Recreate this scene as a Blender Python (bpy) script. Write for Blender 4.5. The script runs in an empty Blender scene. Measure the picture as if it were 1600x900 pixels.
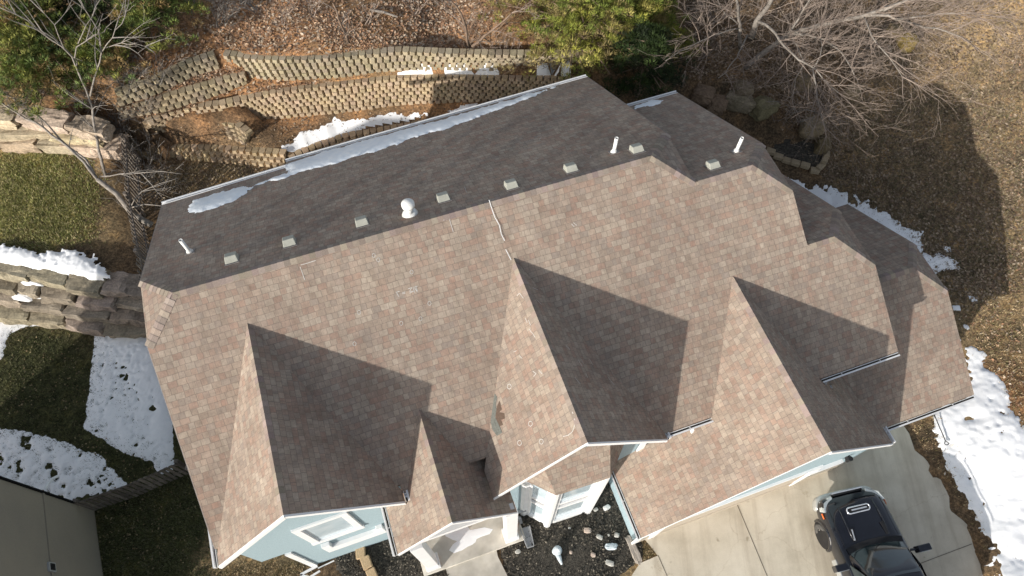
import bpy, bmesh, math, random
from mathutils import Vector, Matrix, noise
from mathutils.bvhtree import BVHTree
from mathutils.geometry import delaunay_2d_cdt
random.seed(7)
C = bpy.context.scene.collection
S = 0.68            # metres per survey unit
GZ = 12.2           # survey height of the main ridge above the driveway
AL = math.radians(19.121)
TH_CAM = math.radians(27.498)
F = 1090.022
CAM = Vector((0.432*S, -13.867*S, (20+GZ)*S))
CA, SA = math.cos(AL), math.sin(AL)

# ------------------------------------------------------------------ helpers
def ray(u, v):
    a = (u-800)/F; b = (450-v)/F
    return Vector((a, math.sin(TH_CAM)+b*math.cos(TH_CAM), -math.cos(TH_CAM)+b*math.sin(TH_CAM)))
def G(u, v, z=0.0):
    w = ray(u, v)
    return CAM + w*((z-CAM.z)/w.z)
def U(x, y, z):     # survey units, house frame -> metres, house frame
    return Vector((x*S, y*S, (z+GZ)*S))
def W2H(p):
    return Vector((p[0]*CA+p[1]*SA, -p[0]*SA+p[1]*CA, p[2]))
def H2W(p):
    return Vector((p[0]*CA-p[1]*SA, p[0]*SA+p[1]*CA, p[2]))
def on_plane(u, v, n, c):   # survey house-frame plane n.P=c -> metres, house frame
    o = W2H(CAM); w = W2H(ray(u, v))
    o = Vector((o.x/S, o.y/S, o.z/S-GZ)); n = Vector(n)
    t = (c-n.dot(o))/n.dot(w)
    return U(*(o+w*t))
def fbm(p, sc=1.0, o=4):
    s = 0; a = 1; t = 0
    for i in range(o):
        s += a*noise.noise(Vector(p)*sc*(2**i)); t += a; a *= .5
    return s/t
def lerp(a, b, t): return a+(b-a)*t
def resample(pts, step):
    pts = [Vector(p) for p in pts]; out = [pts[0].copy()]; carry = 0
    tot = sum((pts[i+1]-pts[i]).length for i in range(len(pts)-1))
    n = max(1, int(round(tot/step)))
    return [along(pts, i/n) for i in range(n+1)]
def along(pts, t):
    L = [(pts[i+1]-pts[i]).length for i in range(len(pts)-1)]
    d = max(0, min(1, t))*sum(L)
    for i, l in enumerate(L):
        if d <= l or i == len(L)-1:
            return pts[i].lerp(pts[i+1], d/l if l > 0 else 0)
        d -= l
def inpoly(x, y, P):
    r = False; j = len(P)-1
    for i in range(len(P)):
        if (P[i][1] > y) != (P[j][1] > y) and x < (P[j][0]-P[i][0])*(y-P[i][1])/(P[j][1]-P[i][1])+P[i][0]:
            r = not r
        j = i
    return r
def sdist(x, y, P):
    m = 1e9; j = len(P)-1
    for i in range(len(P)):
        ax, ay = P[j][0], P[j][1]; bx, by = P[i][0]-ax, P[i][1]-ay
        L = bx*bx+by*by or 1e-9
        t = max(0, min(1, ((x-ax)*bx+(y-ay)*by)/L))
        m = min(m, math.hypot(x-ax-t*bx, y-ay-t*by)); j = i
    return m if inpoly(x, y, P) else -m

class MB:
    def __init__(s): s.v = []; s.f = []; s.uv = []; s.col = []
    def add(s, vs, fs, uvs=None, col=None):
        o = len(s.v); s.v += [tuple(v) for v in vs]
        for i, f in enumerate(fs):
            s.f.append([o+k for k in f]); s.uv.append(uvs[i] if uvs else None); s.col.append(col)
        return s
    def box(s, c, d, rz=0, M=None, col=None):
        vs = []
        for x in (-.5, .5):
            for y in (-.5, .5):
                for z in (-.5, .5): vs.append(Vector((x*d[0], y*d[1], z*d[2])))
        R = M if M is not None else Matrix.Rotation(rz, 3, 'Z')
        vs = [R @ v + Vector(c) for v in vs]
        return s.add(vs, [(0,1,3,2),(4,6,7,5),(0,4,5,1),(2,3,7,6),(0,2,6,4),(1,5,7,3)], col=col)
    def beam(s, a, b, w, h, up=(0,0,1), col=None):
        a = Vector(a); b = Vector(b); d = (b-a); L = d.length
        if L < 1e-6: return s
        d.normalize(); u = Vector(up); sd = d.cross(u)
        if sd.length < 1e-4: sd = d.cross(Vector((1,0,0)))
        sd.normalize(); u = sd.cross(d)
        vs = []
        for p in (a, b):
            for i, j in ((-1,-1),(1,-1),(1,1),(-1,1)): vs.append(p+sd*(i*w/2)+u*(j*h/2))
        return s.add(vs, [(3,2,1,0),(4,5,6,7),(0,1,5,4),(1,2,6,5),(2,3,7,6),(3,0,4,7)], col=col)
    def tube(s, pts, rs, n=6, cap=True, col=None):
        pts = [Vector(p) for p in pts]; rings = []; vs = []; ref = None
        for i, p in enumerate(pts):
            d = (pts[min(i+1, len(pts)-1)]-pts[max(i-1, 0)])
            if d.length < 1e-7: d = Vector((0,0,1))
            d.normalize()
            if ref is None:
                ref = d.cross(Vector((0.3,0.9,0.31))); 
            ref = (ref-d*ref.dot(d))
            if ref.length < 1e-5: ref = d.orthogonal()
            ref.normalize(); b = d.cross(ref)
            r = rs[i] if hasattr(rs, '__len__') else rs
            for k in range(n):
                a = 2*math.pi*k/n; vs.append(p+(ref*math.cos(a)+b*math.sin(a))*r)
        fs = []
        for i in range(len(pts)-1):
            for k in range(n):
                k2 = (k+1) % n; fs.append((i*n+k, i*n+k2, (i+1)*n+k2, (i+1)*n+k))
        if cap: fs.append(tuple(range(n))[::-1]); fs.append(tuple((len(pts)-1)*n+k for k in range(n)))
        return s.add(vs, fs, col=col)
    def prism(s, poly, z0, z1, col=None):
        n = len(poly); vs = [(p[0],p[1],z0) for p in poly]+[(p[0],p[1],z1) for p in poly]
        return s.add(vs, [tuple(range(n))[::-1], tuple(range(n, 2*n))]+[(i,(i+1)%n,n+(i+1)%n,n+i) for i in range(n)], col=col)
    def build(s, name, mat, parent=None, smooth=False, bevel=0, recalc=True):
        me = bpy.data.meshes.new(name); me.from_pydata(s.v, [], s.f)
        if any(u is not None for u in s.uv):
            L = me.uv_layers.new(name='UVMap'); k = 0
            for f, u in zip(s.f, s.uv):
                for j in range(len(f)):
                    L.data[k].uv = u[j] if u else (0, 0); k += 1
        if any(c is not None for c in s.col):
            A = me.color_attributes.new('tint', 'FLOAT_COLOR', 'CORNER'); k = 0
            for f, c in zip(s.f, s.col):
                c = c or (1,1,1)
                for j in range(len(f)): A.data[k].color = (c[0], c[1], c[2], 1); k += 1
        if recalc:
            bm = bmesh.new(); bm.from_mesh(me); bmesh.ops.recalc_face_normals(bm, faces=bm.faces); bm.to_mesh(me); bm.free()
        me.materials.append(mat)
        if smooth:
            for p in me.polygons: p.use_smooth = True
        o = bpy.data.objects.new(name, me); C.objects.link(o)
        if parent is not None: o.parent = parent
        if bevel:
            m = o.modifiers.new('Bevel', 'BEVEL'); m.width = bevel; m.segments = 2; m.limit_method = 'ANGLE'; m.angle_limit = math.radians(40)
        return o
def tag(o, label=None, cat=None, group=None, kind=None):
    if label: o['label'] = label
    if cat: o['category'] = cat
    if group: o['group'] = group
    if kind: o['kind'] = kind
    return o
def thing(name, label, cat, loc=(0,0,0), rz=0, group=None):
    o = bpy.data.objects.new(name, None); C.objects.link(o); o.location = loc; o.rotation_euler = (0,0,rz)
    o.empty_display_size = .2
    return tag(o, label, cat, group)

# ------------------------------------------------------------------ materials
def newmat(name):
    m = bpy.data.materials.new(name); m.use_nodes = True; nt = m.node_tree
    b = nt.nodes['Principled BSDF']; return m, nt, b
def N(nt, t, **k):
    n = nt.nodes.new(t)
    for a, v in k.items():
        if a.startswith('i_'): n.inputs[a[2:].replace('_', ' ')].default_value = v
        else: setattr(n, a, v)
    return n
def ramp(nt, fac, stops, interp='LINEAR'):
    r = nt.nodes.new('ShaderNodeValToRGB'); r.color_ramp.interpolation = interp
    while len(r.color_ramp.elements) > 1: r.color_ramp.elements.remove(r.color_ramp.elements[0])
    r.color_ramp.elements[0].position = stops[0][0]; r.color_ramp.elements[0].color = (*stops[0][1], 1)
    for p, c in stops[1:]:
        e = r.color_ramp.elements.new(p); e.color = (*c, 1)
    nt.links.new(fac, r.inputs[0]); return r.outputs[0]
def mix(nt, f, a, b, mode='MIX'):
    m = nt.nodes.new('ShaderNodeMix'); m.data_type = 'RGBA'; m.blend_type = mode
    for i, x in ((0, f), (6, a), (7, b)):
        if isinstance(x, (int, float)): m.inputs[i].default_value = x
        elif isinstance(x, tuple): m.inputs[i].default_value = (*x, 1)
        else: nt.links.new(x, m.inputs[i])
    return m.outputs[2]
def noise_n(nt, scale, detail=4, rough=.6, vec=None, coord='Object'):
    tc = nt.nodes.new('ShaderNodeTexCoord'); n = nt.nodes.new('ShaderNodeTexNoise')
    n.inputs['Scale'].default_value = scale; n.inputs['Detail'].default_value = detail; n.inputs['Roughness'].default_value = rough
    nt.links.new(vec or tc.outputs[coord], n.inputs['Vector']); return n.outputs['Fac']
def bump(nt, b, h, strength=.3, dist=.02):
    n = nt.nodes.new('ShaderNodeBump'); n.inputs['Strength'].default_value = strength; n.inputs['Distance'].default_value = dist
    nt.links.new(h, n.inputs['Height']); nt.links.new(n.outputs[0], b.inputs['Normal']); return n
def M_noise(name, c1, c2, scale=4, rough=.8, bs=.3, bd=.02, detail=5, c3=None, spec=.3, metal=0, s2=None, tint=False):
    m, nt, b = newmat(name)
    f = noise_n(nt, scale, detail)
    st = [(.3, c1), (.7, c2)] if c3 is None else [(.28, c1), (.5, c2), (.72, c3)]
    col = ramp(nt, f, st)
    if s2:
        g = noise_n(nt, s2, 3); col = mix(nt, 1.0, col, ramp(nt, g, [(.3, (.72,.72,.72)), (.7, (1.15,1.15,1.15))]), 'MULTIPLY')
    if tint:
        a = N(nt, 'ShaderNodeVertexColor'); a.layer_name = 'tint'; col = mix(nt, 1.0, col, a.outputs[0], 'MULTIPLY')
    nt.links.new(col, b.inputs['Base Color']); b.inputs['Roughness'].default_value = rough
    b.inputs['Specular IOR Level'].default_value = spec; b.inputs['Metallic'].default_value = metal
    if bs: bump(nt, b, f, bs, bd)
    return m

def shingle_mat():
    m, nt, b = newmat('asphalt_shingle')
    tc = N(nt, 'ShaderNodeTexCoord')
    # warp slightly so the courses are not ruler-straight
    wn = N(nt, 'ShaderNodeTexNoise'); wn.inputs['Scale'].default_value = 2.6; wn.inputs['Detail'].default_value = 6
    nt.links.new(tc.outputs['UV'], wn.inputs['Vector'])
    sub = N(nt, 'ShaderNodeVectorMath', operation='SUBTRACT'); sub.inputs[1].default_value = (.5,.5,.5); nt.links.new(wn.outputs['Color'], sub.inputs[0])
    sc = N(nt, 'ShaderNodeVectorMath', operation='SCALE'); sc.inputs['Scale'].default_value = .05; nt.links.new(sub.outputs[0], sc.inputs[0])
    ad = N(nt, 'ShaderNodeVectorMath', operation='ADD'); nt.links.new(tc.outputs['UV'], ad.inputs[0]); nt.links.new(sc.outputs[0], ad.inputs[1])
    def brick(w, h, off, mort, freq=2, sq=1.0, sqf=2, shift=(0,0,0)):
        a2 = N(nt, 'ShaderNodeVectorMath', operation='ADD'); a2.inputs[1].default_value = shift; nt.links.new(ad.outputs[0], a2.inputs[0])
        k = N(nt, 'ShaderNodeTexBrick'); k.offset = off; k.offset_frequency = freq; k.squash = sq; k.squash_frequency = sqf
        k.inputs['Color1'].default_value = (0,0,0,1); k.inputs['Color2'].default_value = (1,1,1,1); k.inputs['Mortar'].default_value = (.5,.5,.5,1)
        k.inputs['Scale'].default_value = 1; k.inputs['Mortar Size'].default_value = mort; k.inputs['Mortar Smooth'].default_value = .4
        k.inputs['Brick Width'].default_value = w; k.inputs['Row Height'].default_value = h
        nt.links.new(a2.outputs[0], k.inputs['Vector']); return k
    k1 = brick(.20, .142, .37, .006, 3, .66, 2)
    k2 = brick(.15, .142, .61, .004, 2, 1.5, 3, (.31,0,0))
    c1 = ramp(nt, k1.outputs['Color'], [(0,(.345,.285,.235)),(.14,(.355,.272,.222)),(.3,(.37,.308,.255)),(.46,(.40,.345,.288)),(.6,(.345,.252,.205)),(.68,(.325,.277,.238)),(.8,(.405,.35,.29)),(.92,(.37,.30,.25)),(1,(.35,.255,.205))], 'CONSTANT')
    c2 = ramp(nt, k2.outputs['Color'], [(0,(.92,.91,.90)),(.25,(1.0,.99,.98)),(.5,(1.06,1.05,1.04)),(.75,(.96,.97,.98)),(.88,(1.05,.97,.94))], 'CONSTANT')
    col = mix(nt, .8, c1, c2, 'MULTIPLY')
    g = noise_n(nt, 160, 2, .7); col = mix(nt, .55, col, ramp(nt, g, [(.3,(.6,.6,.6)),(.7,(1.35,1.35,1.35))]), 'MULTIPLY')
    col = mix(nt, .16, col, (.37,.305,.26))
    # water streaks running down the slope and broad weathering
    mp = N(nt, 'ShaderNodeMapping'); mp.inputs['Scale'].default_value = (2.4, .32, 1); nt.links.new(tc.outputs['UV'], mp.inputs['Vector'])
    st_ = noise_n(nt, 1.6, 5, .7, vec=mp.outputs[0]); col = mix(nt, 1, col, ramp(nt, st_, [(.3,(.86,.85,.84)),(.55,(1,1,1)),(.75,(1.06,1.05,1.03))]), 'MULTIPLY')
    g2 = noise_n(nt, .45, 4, .6); col = mix(nt, 1, col, ramp(nt, g2, [(.3,(.82,.80,.795)),(.7,(1.03,1.01,.99))]), 'MULTIPLY')
    g4 = noise_n(nt, 11, 4, .7); col = mix(nt, 1, col, ramp(nt, g4, [(.3,(.84,.84,.84)),(.7,(1.13,1.12,1.11))]), 'MULTIPLY')
    g3 = noise_n(nt, 2.6, 5, .65); col = mix(nt, 1, col, ramp(nt, g3, [(.3,(.88,.88,.88)),(.7,(1.08,1.08,1.08))]), 'MULTIPLY')
    mm = N(nt, 'ShaderNodeMath', operation='MAXIMUM'); nt.links.new(k1.outputs['Fac'], mm.inputs[0])
    h2 = N(nt, 'ShaderNodeMath', operation='MULTIPLY'); h2.inputs[1].default_value = .55; nt.links.new(k2.outputs['Fac'], h2.inputs[0]); nt.links.new(h2.outputs[0], mm.inputs[1])
    mf = N(nt, 'ShaderNodeMath', operation='MULTIPLY'); mf.inputs[1].default_value = .62; nt.links.new(mm.outputs[0], mf.inputs[0])
    col = mix(nt, mf.outputs[0], col, (.12,.095,.08))  # course shadow lines painted dark into the shingle joints
    nt.links.new(col, b.inputs['Base Color']); b.inputs['Roughness'].default_value = .95; b.inputs['Specular IOR Level'].default_value = .12
    # course profile: each row slopes so its lower edge stands proud
    sx = N(nt, 'ShaderNodeSeparateXYZ'); nt.links.new(ad.outputs[0], sx.inputs[0])
    dv = N(nt, 'ShaderNodeMath', operation='DIVIDE'); dv.inputs[1].default_value = .142; nt.links.new(sx.outputs[1], dv.inputs[0])
    fr = N(nt, 'ShaderNodeMath', operation='FRACT'); nt.links.new(dv.outputs[0], fr.inputs[0])
    iv = N(nt, 'ShaderNodeMath', operation='SUBTRACT'); iv.inputs[0].default_value = 1; nt.links.new(fr.outputs[0], iv.inputs[1])
    tb = N(nt, 'ShaderNodeMath', operation='MULTIPLY_ADD'); nt.links.new(k1.outputs['Color'], tb.inputs[0]); tb.inputs[1].default_value = .5; nt.links.new(iv.outputs[0], tb.inputs[2])
    gn = N(nt, 'ShaderNodeMath', operation='MULTIPLY_ADD'); nt.links.new(g, gn.inputs[0]); gn.inputs[1].default_value = .25; nt.links.new(tb.outputs[0], gn.inputs[2])
    bump(nt, b, gn.outputs[0], .55, .009)
    return m

M = {}
M['shingle'] = shingle_mat()
M['cap'] = M_noise('ridge_cap_shingle', (.24,.195,.165), (.34,.29,.245), 9, .95, .4, .01, s2=70)
M['white'] = M_noise('white_trim_paint', (.74,.75,.76), (.82,.82,.82), 3, .5, .05, .003)
M['gutterdark'] = M_noise('gutter_inside', (.03,.028,.025), (.09,.075,.05), 8, .8)
M['blue'] = M_noise('pale_blue_siding', (.31,.41,.455), (.36,.465,.51), 14, .85, .35, .006, s2=60)
M['tan'] = M_noise('tan_trim', (.42,.36,.29), (.5,.44,.36), 4, .7)
M['pane'] = M_noise('window_glass', (.44,.55,.62), (.6,.69,.74), 2.2, .12, 0, spec=.8)  # sky reflection and blinds held in the pale blue base colour
M['vent'] = M_noise('vent_metal', (.36,.36,.31), (.44,.44,.385), 6, .5, .05)
M['darkmetal'] = M_noise('brown_flashing', (.20,.18,.17), (.27,.245,.23), 9, .7)
M['pvc'] = M_noise('white_pvc', (.72,.72,.70), (.8,.8,.78), 6, .4, 0)
M['lead'] = M_noise('grey_flashing', (.33,.33,.33), (.42,.42,.42), 9, .6)
M['chalk'] = M_noise('chalk', (.42,.385,.35), (.62,.60,.57), 30, .95, 0)
M['patchgrey'] = M_noise('weathered_underlay', (.115,.12,.105), (.19,.195,.175), 20, .9)
M['patchbrown'] = M_noise('bare_wood', (.10,.068,.05), (.145,.10,.075), 20, .9)
M['concrete'] = M_noise('concrete', (.60,.55,.465), (.72,.665,.57), 1.3, .9, .25, .004, 8, s2=.35)
M['concrete2'] = M_noise('porch_concrete', (.52,.48,.41), (.66,.62,.55), 3, .9, .25, .004, 8, s2=1)
M['joint'] = M_noise('joint_dark', (.10,.085,.07), (.17,.15,.12), 5, 1, 0)
M['mulch'] = M_noise('dark_mulch', (.018,.017,.015), (.06,.054,.045), 16, 1, 1.0, .04, 6, c3=(.125,.11,.088))
M['block'] = M_noise('retaining_block', (.37,.305,.225), (.50,.42,.32), 3, .95, .6, .02, 6, s2=30, tint=True)
M['boulder'] = M_noise('sandstone_boulder', (.12,.105,.085), (.24,.205,.165), 2.2, .95, .8, .06, 7, c3=(.31,.27,.22), s2=18, tint=True)
M['snow'] = M_noise('snow', (.92,.93,.95), (.97,.97,.98), 9, .6, .3, .015, 6)
M['ice'] = M_noise('icy_snow', (.80,.86,.92), (.95,.97,.98), 5, .35, .4, .02, 6)
M['bark'] = M_noise('grey_bark', (.15,.13,.11), (.27,.24,.21), 9, .95, .5, .02, c3=(.34,.31,.275))
M['barkbrown'] = M_noise('brown_bark', (.15,.10,.07), (.27,.20,.15), 9, .95, .5, .02)
M['twig'] = M_noise('twig_bark', (.18,.14,.115), (.31,.25,.21), 5, .95, 0)
M['twiggrey'] = M_noise('grey_twig_bark', (.16,.145,.13), (.29,.265,.24), 5, .95, 0)
M['fence'] = M_noise('weathered_fence_wood', (.06,.05,.042), (.14,.12,.105), 6, .95, .4, .01, s2=30, tint=True)
M['needle'] = M_noise('pine_needles', (.6,.6,.6), (1.1,1.1,1.1), 2, .7, 0, tint=True)
M['leaf'] = M_noise('fallen_leaf', (.8,.8,.8), (1.1,1.1,1.1), 2, .9, 0, tint=True)
M['terracotta'] = M_noise('terracotta', (.42,.18,.08), (.55,.26,.13), 7, .8)
M['doorwood'] = M_noise('orange_brown_wood', (.28,.10,.035), (.42,.17,.07), 5, .6)
M['rockpink'] = M_noise('pinkish_stone', (.40,.31,.26), (.54,.45,.38), 7, .9, .5)
M['rocktan'] = M_noise('tan_grey_stone', (.27,.235,.20), (.40,.355,.31), 7, .9, .5)
M['rockgrey'] = M_noise('pale_grey_stone', (.36,.35,.32), (.55,.54,.50), 7, .9, .5)
M['rockblue'] = M_noise('blue_grey_stone', (.35,.42,.46), (.68,.74,.78), 7, .7, .5)
M['black'] = M_noise('black_plastic', (.012,.012,.013), (.02,.02,.022), 8, .5)
M['nroof'] = M_noise('neighbour_shingle', (.215,.185,.145), (.275,.24,.19), 26, .95, .4, .01, 4, s2=1.2)
M['steel'] = M_noise('dull_steel', (.28,.29,.30), (.4,.4,.41), 4, .5, 0, metal=.3)

def concrete_mat():
    m, nt, b = newmat('driveway_concrete')
    f = noise_n(nt, 1.1, 8, .62); col = ramp(nt, f, [(.28,(.54,.485,.395)),(.5,(.65,.59,.49)),(.72,(.73,.67,.57))])
    g = noise_n(nt, .33, 4, .6); col = mix(nt, 1, col, ramp(nt, g, [(.3,(.84,.82,.78)),(.7,(1.05,1.05,1.04))]), 'MULTIPLY')
    tc = N(nt, 'ShaderNodeTexCoord'); mp = N(nt, 'ShaderNodeMapping'); mp.inputs['Rotation'].default_value = (0,0,-.22); mp.inputs['Scale'].default_value = (1.6,.12,1); nt.links.new(tc.outputs['Object'], mp.inputs['Vector'])
    t_ = noise_n(nt, 1.5, 5, .6, vec=mp.outputs[0]); col = mix(nt, 1, col, ramp(nt, t_, [(.36,(.83,.81,.79)),(.52,(1,1,1))]), 'MULTIPLY')
    sp = noise_n(nt, 2.7, 2, .5); col = mix(nt, 1, col, ramp(nt, sp, [(.24,(.6,.57,.52)),(.31,(1,1,1))]), 'MULTIPLY')
    fl = noise_n(nt, 60, 3, .7); col = mix(nt, 1, col, ramp(nt, fl, [(.3,(.9,.9,.9)),(.7,(1.07,1.07,1.07))]), 'MULTIPLY')
    v = N(nt, 'ShaderNodeTexVoronoi'); v.feature = 'DISTANCE_TO_EDGE'; v.inputs['Scale'].default_value = .33; w_ = N(nt, 'ShaderNodeTexNoise'); w_.inputs['Scale'].default_value = 1.4; w_.inputs['Detail'].default_value = 5
    nt.links.new(tc.outputs['Object'], w_.inputs['Vector']); a_ = N(nt, 'ShaderNodeVectorMath', operation='ADD'); s2_ = N(nt, 'ShaderNodeVectorMath', operation='SCALE'); s2_.inputs['Scale'].default_value = .9
    nt.links.new(w_.outputs['Color'], s2_.inputs[0]); nt.links.new(tc.outputs['Object'], a_.inputs[0]); nt.links.new(s2_.outputs[0], a_.inputs[1]); nt.links.new(a_.outputs[0], v.inputs['Vector'])
    col = mix(nt, 1, col, ramp(nt, v.outputs['Distance'], [(0,(.84,.81,.77)),(.003,(1,1,1))]), 'MULTIPLY')
    nt.links.new(col, b.inputs['Base Color']); b.inputs['Roughness'].default_value = .9; bump(nt, b, fl, .2, .004); return m
def paint_mat(name, col, rough=.18, metal=.3, coat=1):
    m, nt, b = newmat(name)
    f = noise_n(nt, 3, 4); c = ramp(nt, f, [(.3, col), (.7, tuple(x*1.5+.002 for x in col))])
    nt.links.new(c, b.inputs['Base Color']); b.inputs['Roughness'].default_value = rough; b.inputs['Metallic'].default_value = metal
    b.inputs['Coat Weight'].default_value = coat; b.inputs['Coat Roughness'].default_value = .06
    return m
M['carpaint'] = paint_mat('black_car_paint', (.006,.007,.012))
M['cargrey'] = paint_mat('silver_cladding', (.42,.43,.42), .35, .5, .3)
M['chrome'] = paint_mat('bright_bezel', (.6,.62,.66), .2, .6, .3)
M['carglass'] = paint_mat('car_glass', (.012,.022,.026), .05, 0, 1)
M['tyre'] = M_noise('tyre_rubber', (.05,.05,.048), (.11,.105,.1), 12, .9)
M['rim'] = paint_mat('alloy_rim', (.5,.48,.43), .35, .5, .2)
M['lamp'] = paint_mat('headlamp_lens', (.45,.48,.48), .1, .1, 1)
M['orange'] = paint_mat('orange_lens', (.6,.12,.02), .3, 0, .5)

# ------------------------------------------------------------------ terrain
# breaklines: (base pixels, top pixels, base z, top z)
WALLS = {
 'A': dict(base=[(392,120),(440,126),(520,122),(600,111),(680,108),(760,109),(900,106),(960,106)], top=[(338,84),(400,92),(480,93),(540,88),(620,80),(700,84),(780,86),(900,87),(960,88)], zb=3.2, zt=4.05),
 'C': dict(base=[(228,214),(262,213),(300,202),(345,195),(400,188),(470,182),(540,176),(620,164),(700,160),(800,158),(920,156)], top=[(226,196),(262,176),(300,168),(345,165),(400,150),(470,138),(540,130),(620,121),(700,119),(800,121),(920,121)], zb=1.9, zt=3.0),
 'AL1': dict(base=[(185,167),(240,150),(300,120),(345,106)], top=[(180,145),(235,128),(290,100),(336,84)], zb=3.62, zt=4.05),
 'AL2': dict(base=[(190,186),(250,178),(320,157),(388,130)], top=[(180,168),(245,152),(315,134),(384,114)], zb=3.12, zt=3.5),
 'D': dict(base=[(180,246),(215,250),(262,248),(330,254),(400,260),(446,263)], top=[(170,222),(212,230),(262,229),(330,230),(400,236),(446,240)], zb=1.15, zt=1.6),
 'E': dict(base=[(449,264),(470,255),(500,243),(540,229),(600,214),(690,198)], top=[(449,250),(470,239),(500,226),(540,212),(600,203),(690,187)], zb=1.12, zt=1.42),
 'B': dict(base=[(-60,500),(0,498),(60,508),(140,520),(230,528)], top=[(-60,405),(0,410),(60,420),(130,436),(222,446)], zb=0.0, zt=1.6),
 'P': dict(base=[(-60,236),(0,234),(70,236),(150,238)], top=[(-60,178),(0,178),(70,184),(140,200)], zb=2.2, zt=3.4),
}
SITES = [ # u, v, z, type : L lit lawn, D dry brown grass, M dark mud/mulchy litter, O orange leaf litter, K dark green shaded lawn, T tan leafy slope
 (20,20,7.2,'M'),(120,60,6.3,'M'),(60,140,4.6,'M'),(110,150,4.2,'O'),(150,120,4.7,'O'),(20,165,3.6,'D'),(90,170,3.6,'O'),
 (260,20,6.25,'M'),(330,50,5.25,'O'),(420,20,6.25,'O'),(420,70,4.55,'O'),(520,20,6.25,'O'),(520,65,4.55,'O'),(620,20,6.05,'O'),(620,60,4.65,'O'),(740,20,6.05,'O'),(740,60,4.55,'O'),(850,60,4.45,'O'),(850,10,5.85,'M'),(960,60,4.45,'M'),
 (230,100,4.15,'O'),(270,85,4.15,'O'),(190,125,4.15,'M'),
 (300,135,3.6,'O'),(240,160,3.6,'O'),(360,118,3.6,'O'),
 (450,140,3.08,'O'),(400,140,3.08,'O'),(330,158,3.08,'O'),(250,180,3.08,'M'),(210,190,2.9,'M'),(540,124,3.08,'D'),(620,116,3.08,'D'),(760,118,3.08,'M'),(880,116,3.08,'M'),
 (350,215,1.85,'M'),(420,205,1.85,'M'),(290,212,1.85,'M'),(520,200,1.5,'M'),(520,190,1.75,'M'),(640,180,1.7,'M'),(640,174,1.85,'M'),(780,165,1.88,'M'),(450,230,1.55,'M'),(200,215,2,'D'),(180,205,2.4,'M'),
 (60,250,2.15,'L'),(60,300,1.95,'L'),(0,340,1.8,'L'),(120,260,2.1,'D'),(100,340,1.8,'L'),(30,385,1.68,'M'),(120,400,1.65,'M'),(200,420,1.6,'M'),(160,330,1.75,'D'),(150,290,1.9,'D'),
 (220,270,1.3,'M'),(300,270,1.15,'D'),(380,275,1.1,'D'),(330,262,1.2,'D'),(230,330,1.2,'M'),(440,265,1.1,'M'),(250,250,1.25,'M'),
 (235,400,1.3,'M'),(245,480,0.8,'M'),(255,540,0.2,'M'),
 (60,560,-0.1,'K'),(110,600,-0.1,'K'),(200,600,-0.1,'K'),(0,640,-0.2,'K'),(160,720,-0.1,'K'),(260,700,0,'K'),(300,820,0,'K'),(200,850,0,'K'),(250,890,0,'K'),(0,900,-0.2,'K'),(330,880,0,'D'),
 (400,880,0,'D'),(440,900,0,'D'),(470,1000,0,'D'),(520,890,0,'M'),(600,860,0,'M'),(800,900,0,'M'),(1000,870,0,'D'),
 (1100,850,0,'D'),(1300,850,0,'D'),(1440,740,0,'M'),(1500,790,0,'M'),(1540,860,0,'M'),(1430,690,0.05,'M'),(1520,640,0.45,'D'),(1590,620,0.8,'O'),(1595,700,0.95,'D'),(1620,900,0.9,'D'),
 (1560,540,0.35,'D'),(1600,480,0.7,'D'),(1500,500,0.35,'D'),(1480,480,0.35,'T'),(1560,420,1,'T'),(1600,380,1.1,'D'),(1480,400,0.7,'T'),(1400,330,0.75,'T'),(1500,300,1.3,'T'),(1580,260,1.9,'T'),(1620,200,2.5,'D'),
 (1300,280,0.6,'T'),(1240,290,0.3,'M'),(1240,240,0.8,'M'),(1200,230,0.8,'M'),(1350,230,1.7,'T'),(1420,200,2.0,'T'),(1500,180,2.5,'T'),(1580,120,3.3,'T'),(1550,60,4.2,'D'),(1600,10,5.4,'D'),
 (1280,170,2.3,'M'),(1200,150,2.6,'M'),(1120,150,2.4,'M'),(1080,130,2.8,'M'),(1200,80,4.2,'M'),(1100,60,5,'M'),(1300,60,5,'M'),(1400,80,3.9,'T'),(1300,5,6.4,'M'),(1150,5,6.4,'M'),(1450,10,6.3,'T'),(1000,10,6.6,'M'),
 (300,450,0.8,'M'),(500,300,1,'M'),(800,250,1.2,'M'),(1000,200,1.6,'M'),(600,600,0,'M'),(1000,600,0,'M'),(1300,500,0,'M'),(1050,130,2.4,'M'),(960,130,2.2,'M'),
]
WB = {}
for k, w in WALLS.items():
    w['B'] = [G(u, v, w['zb']) for u, v in w['base']]; w['T'] = [G(u, v, w['zt']) for u, v in w['top']]
def outward(pts, i):   # unit vector pointing uphill side (left of travel for left-to-right lines)
    a = pts[max(0, i-1)]; b = pts[min(len(pts)-1, i+1)]; d = (b-a); return Vector((-d.y, d.x, 0)).normalized()
cv = []; cz = []; ce = []
def addline(pts, zs):
    o = len(cv)
    for p, z in zip(pts, zs): cv.append(Vector((p[0], p[1]))); cz.append(z)
    for i in range(len(pts)-1): ce.append((o+i, o+i+1))
for k, w in WALLS.items():
    n = 24
    Bl = [along(w['B'], i/n) for i in range(n+1)]; Tl = [along(w['T'], i/n) for i in range(n+1)]
    w['Bl'] = Bl; w['Tl'] = Tl
    back = [max(.12, min(.3, (Tl[i]-Bl[i]).to_2d().length*.5)) for i in range(n+1)]
    if k == 'AL1' : pass
    b2 = [Bl[i]+outward(Bl, i)*.10 for i in range(n+1)]
    t2 = [Tl[i]+outward(Tl, i)*(.12) for i in range(n+1)]
    addline(b2, [w['zb']-.02]*(n+1)); addline(t2, [w['zt']-.06]*(n+1))
fixed = len(cv)
sites = []
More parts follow.
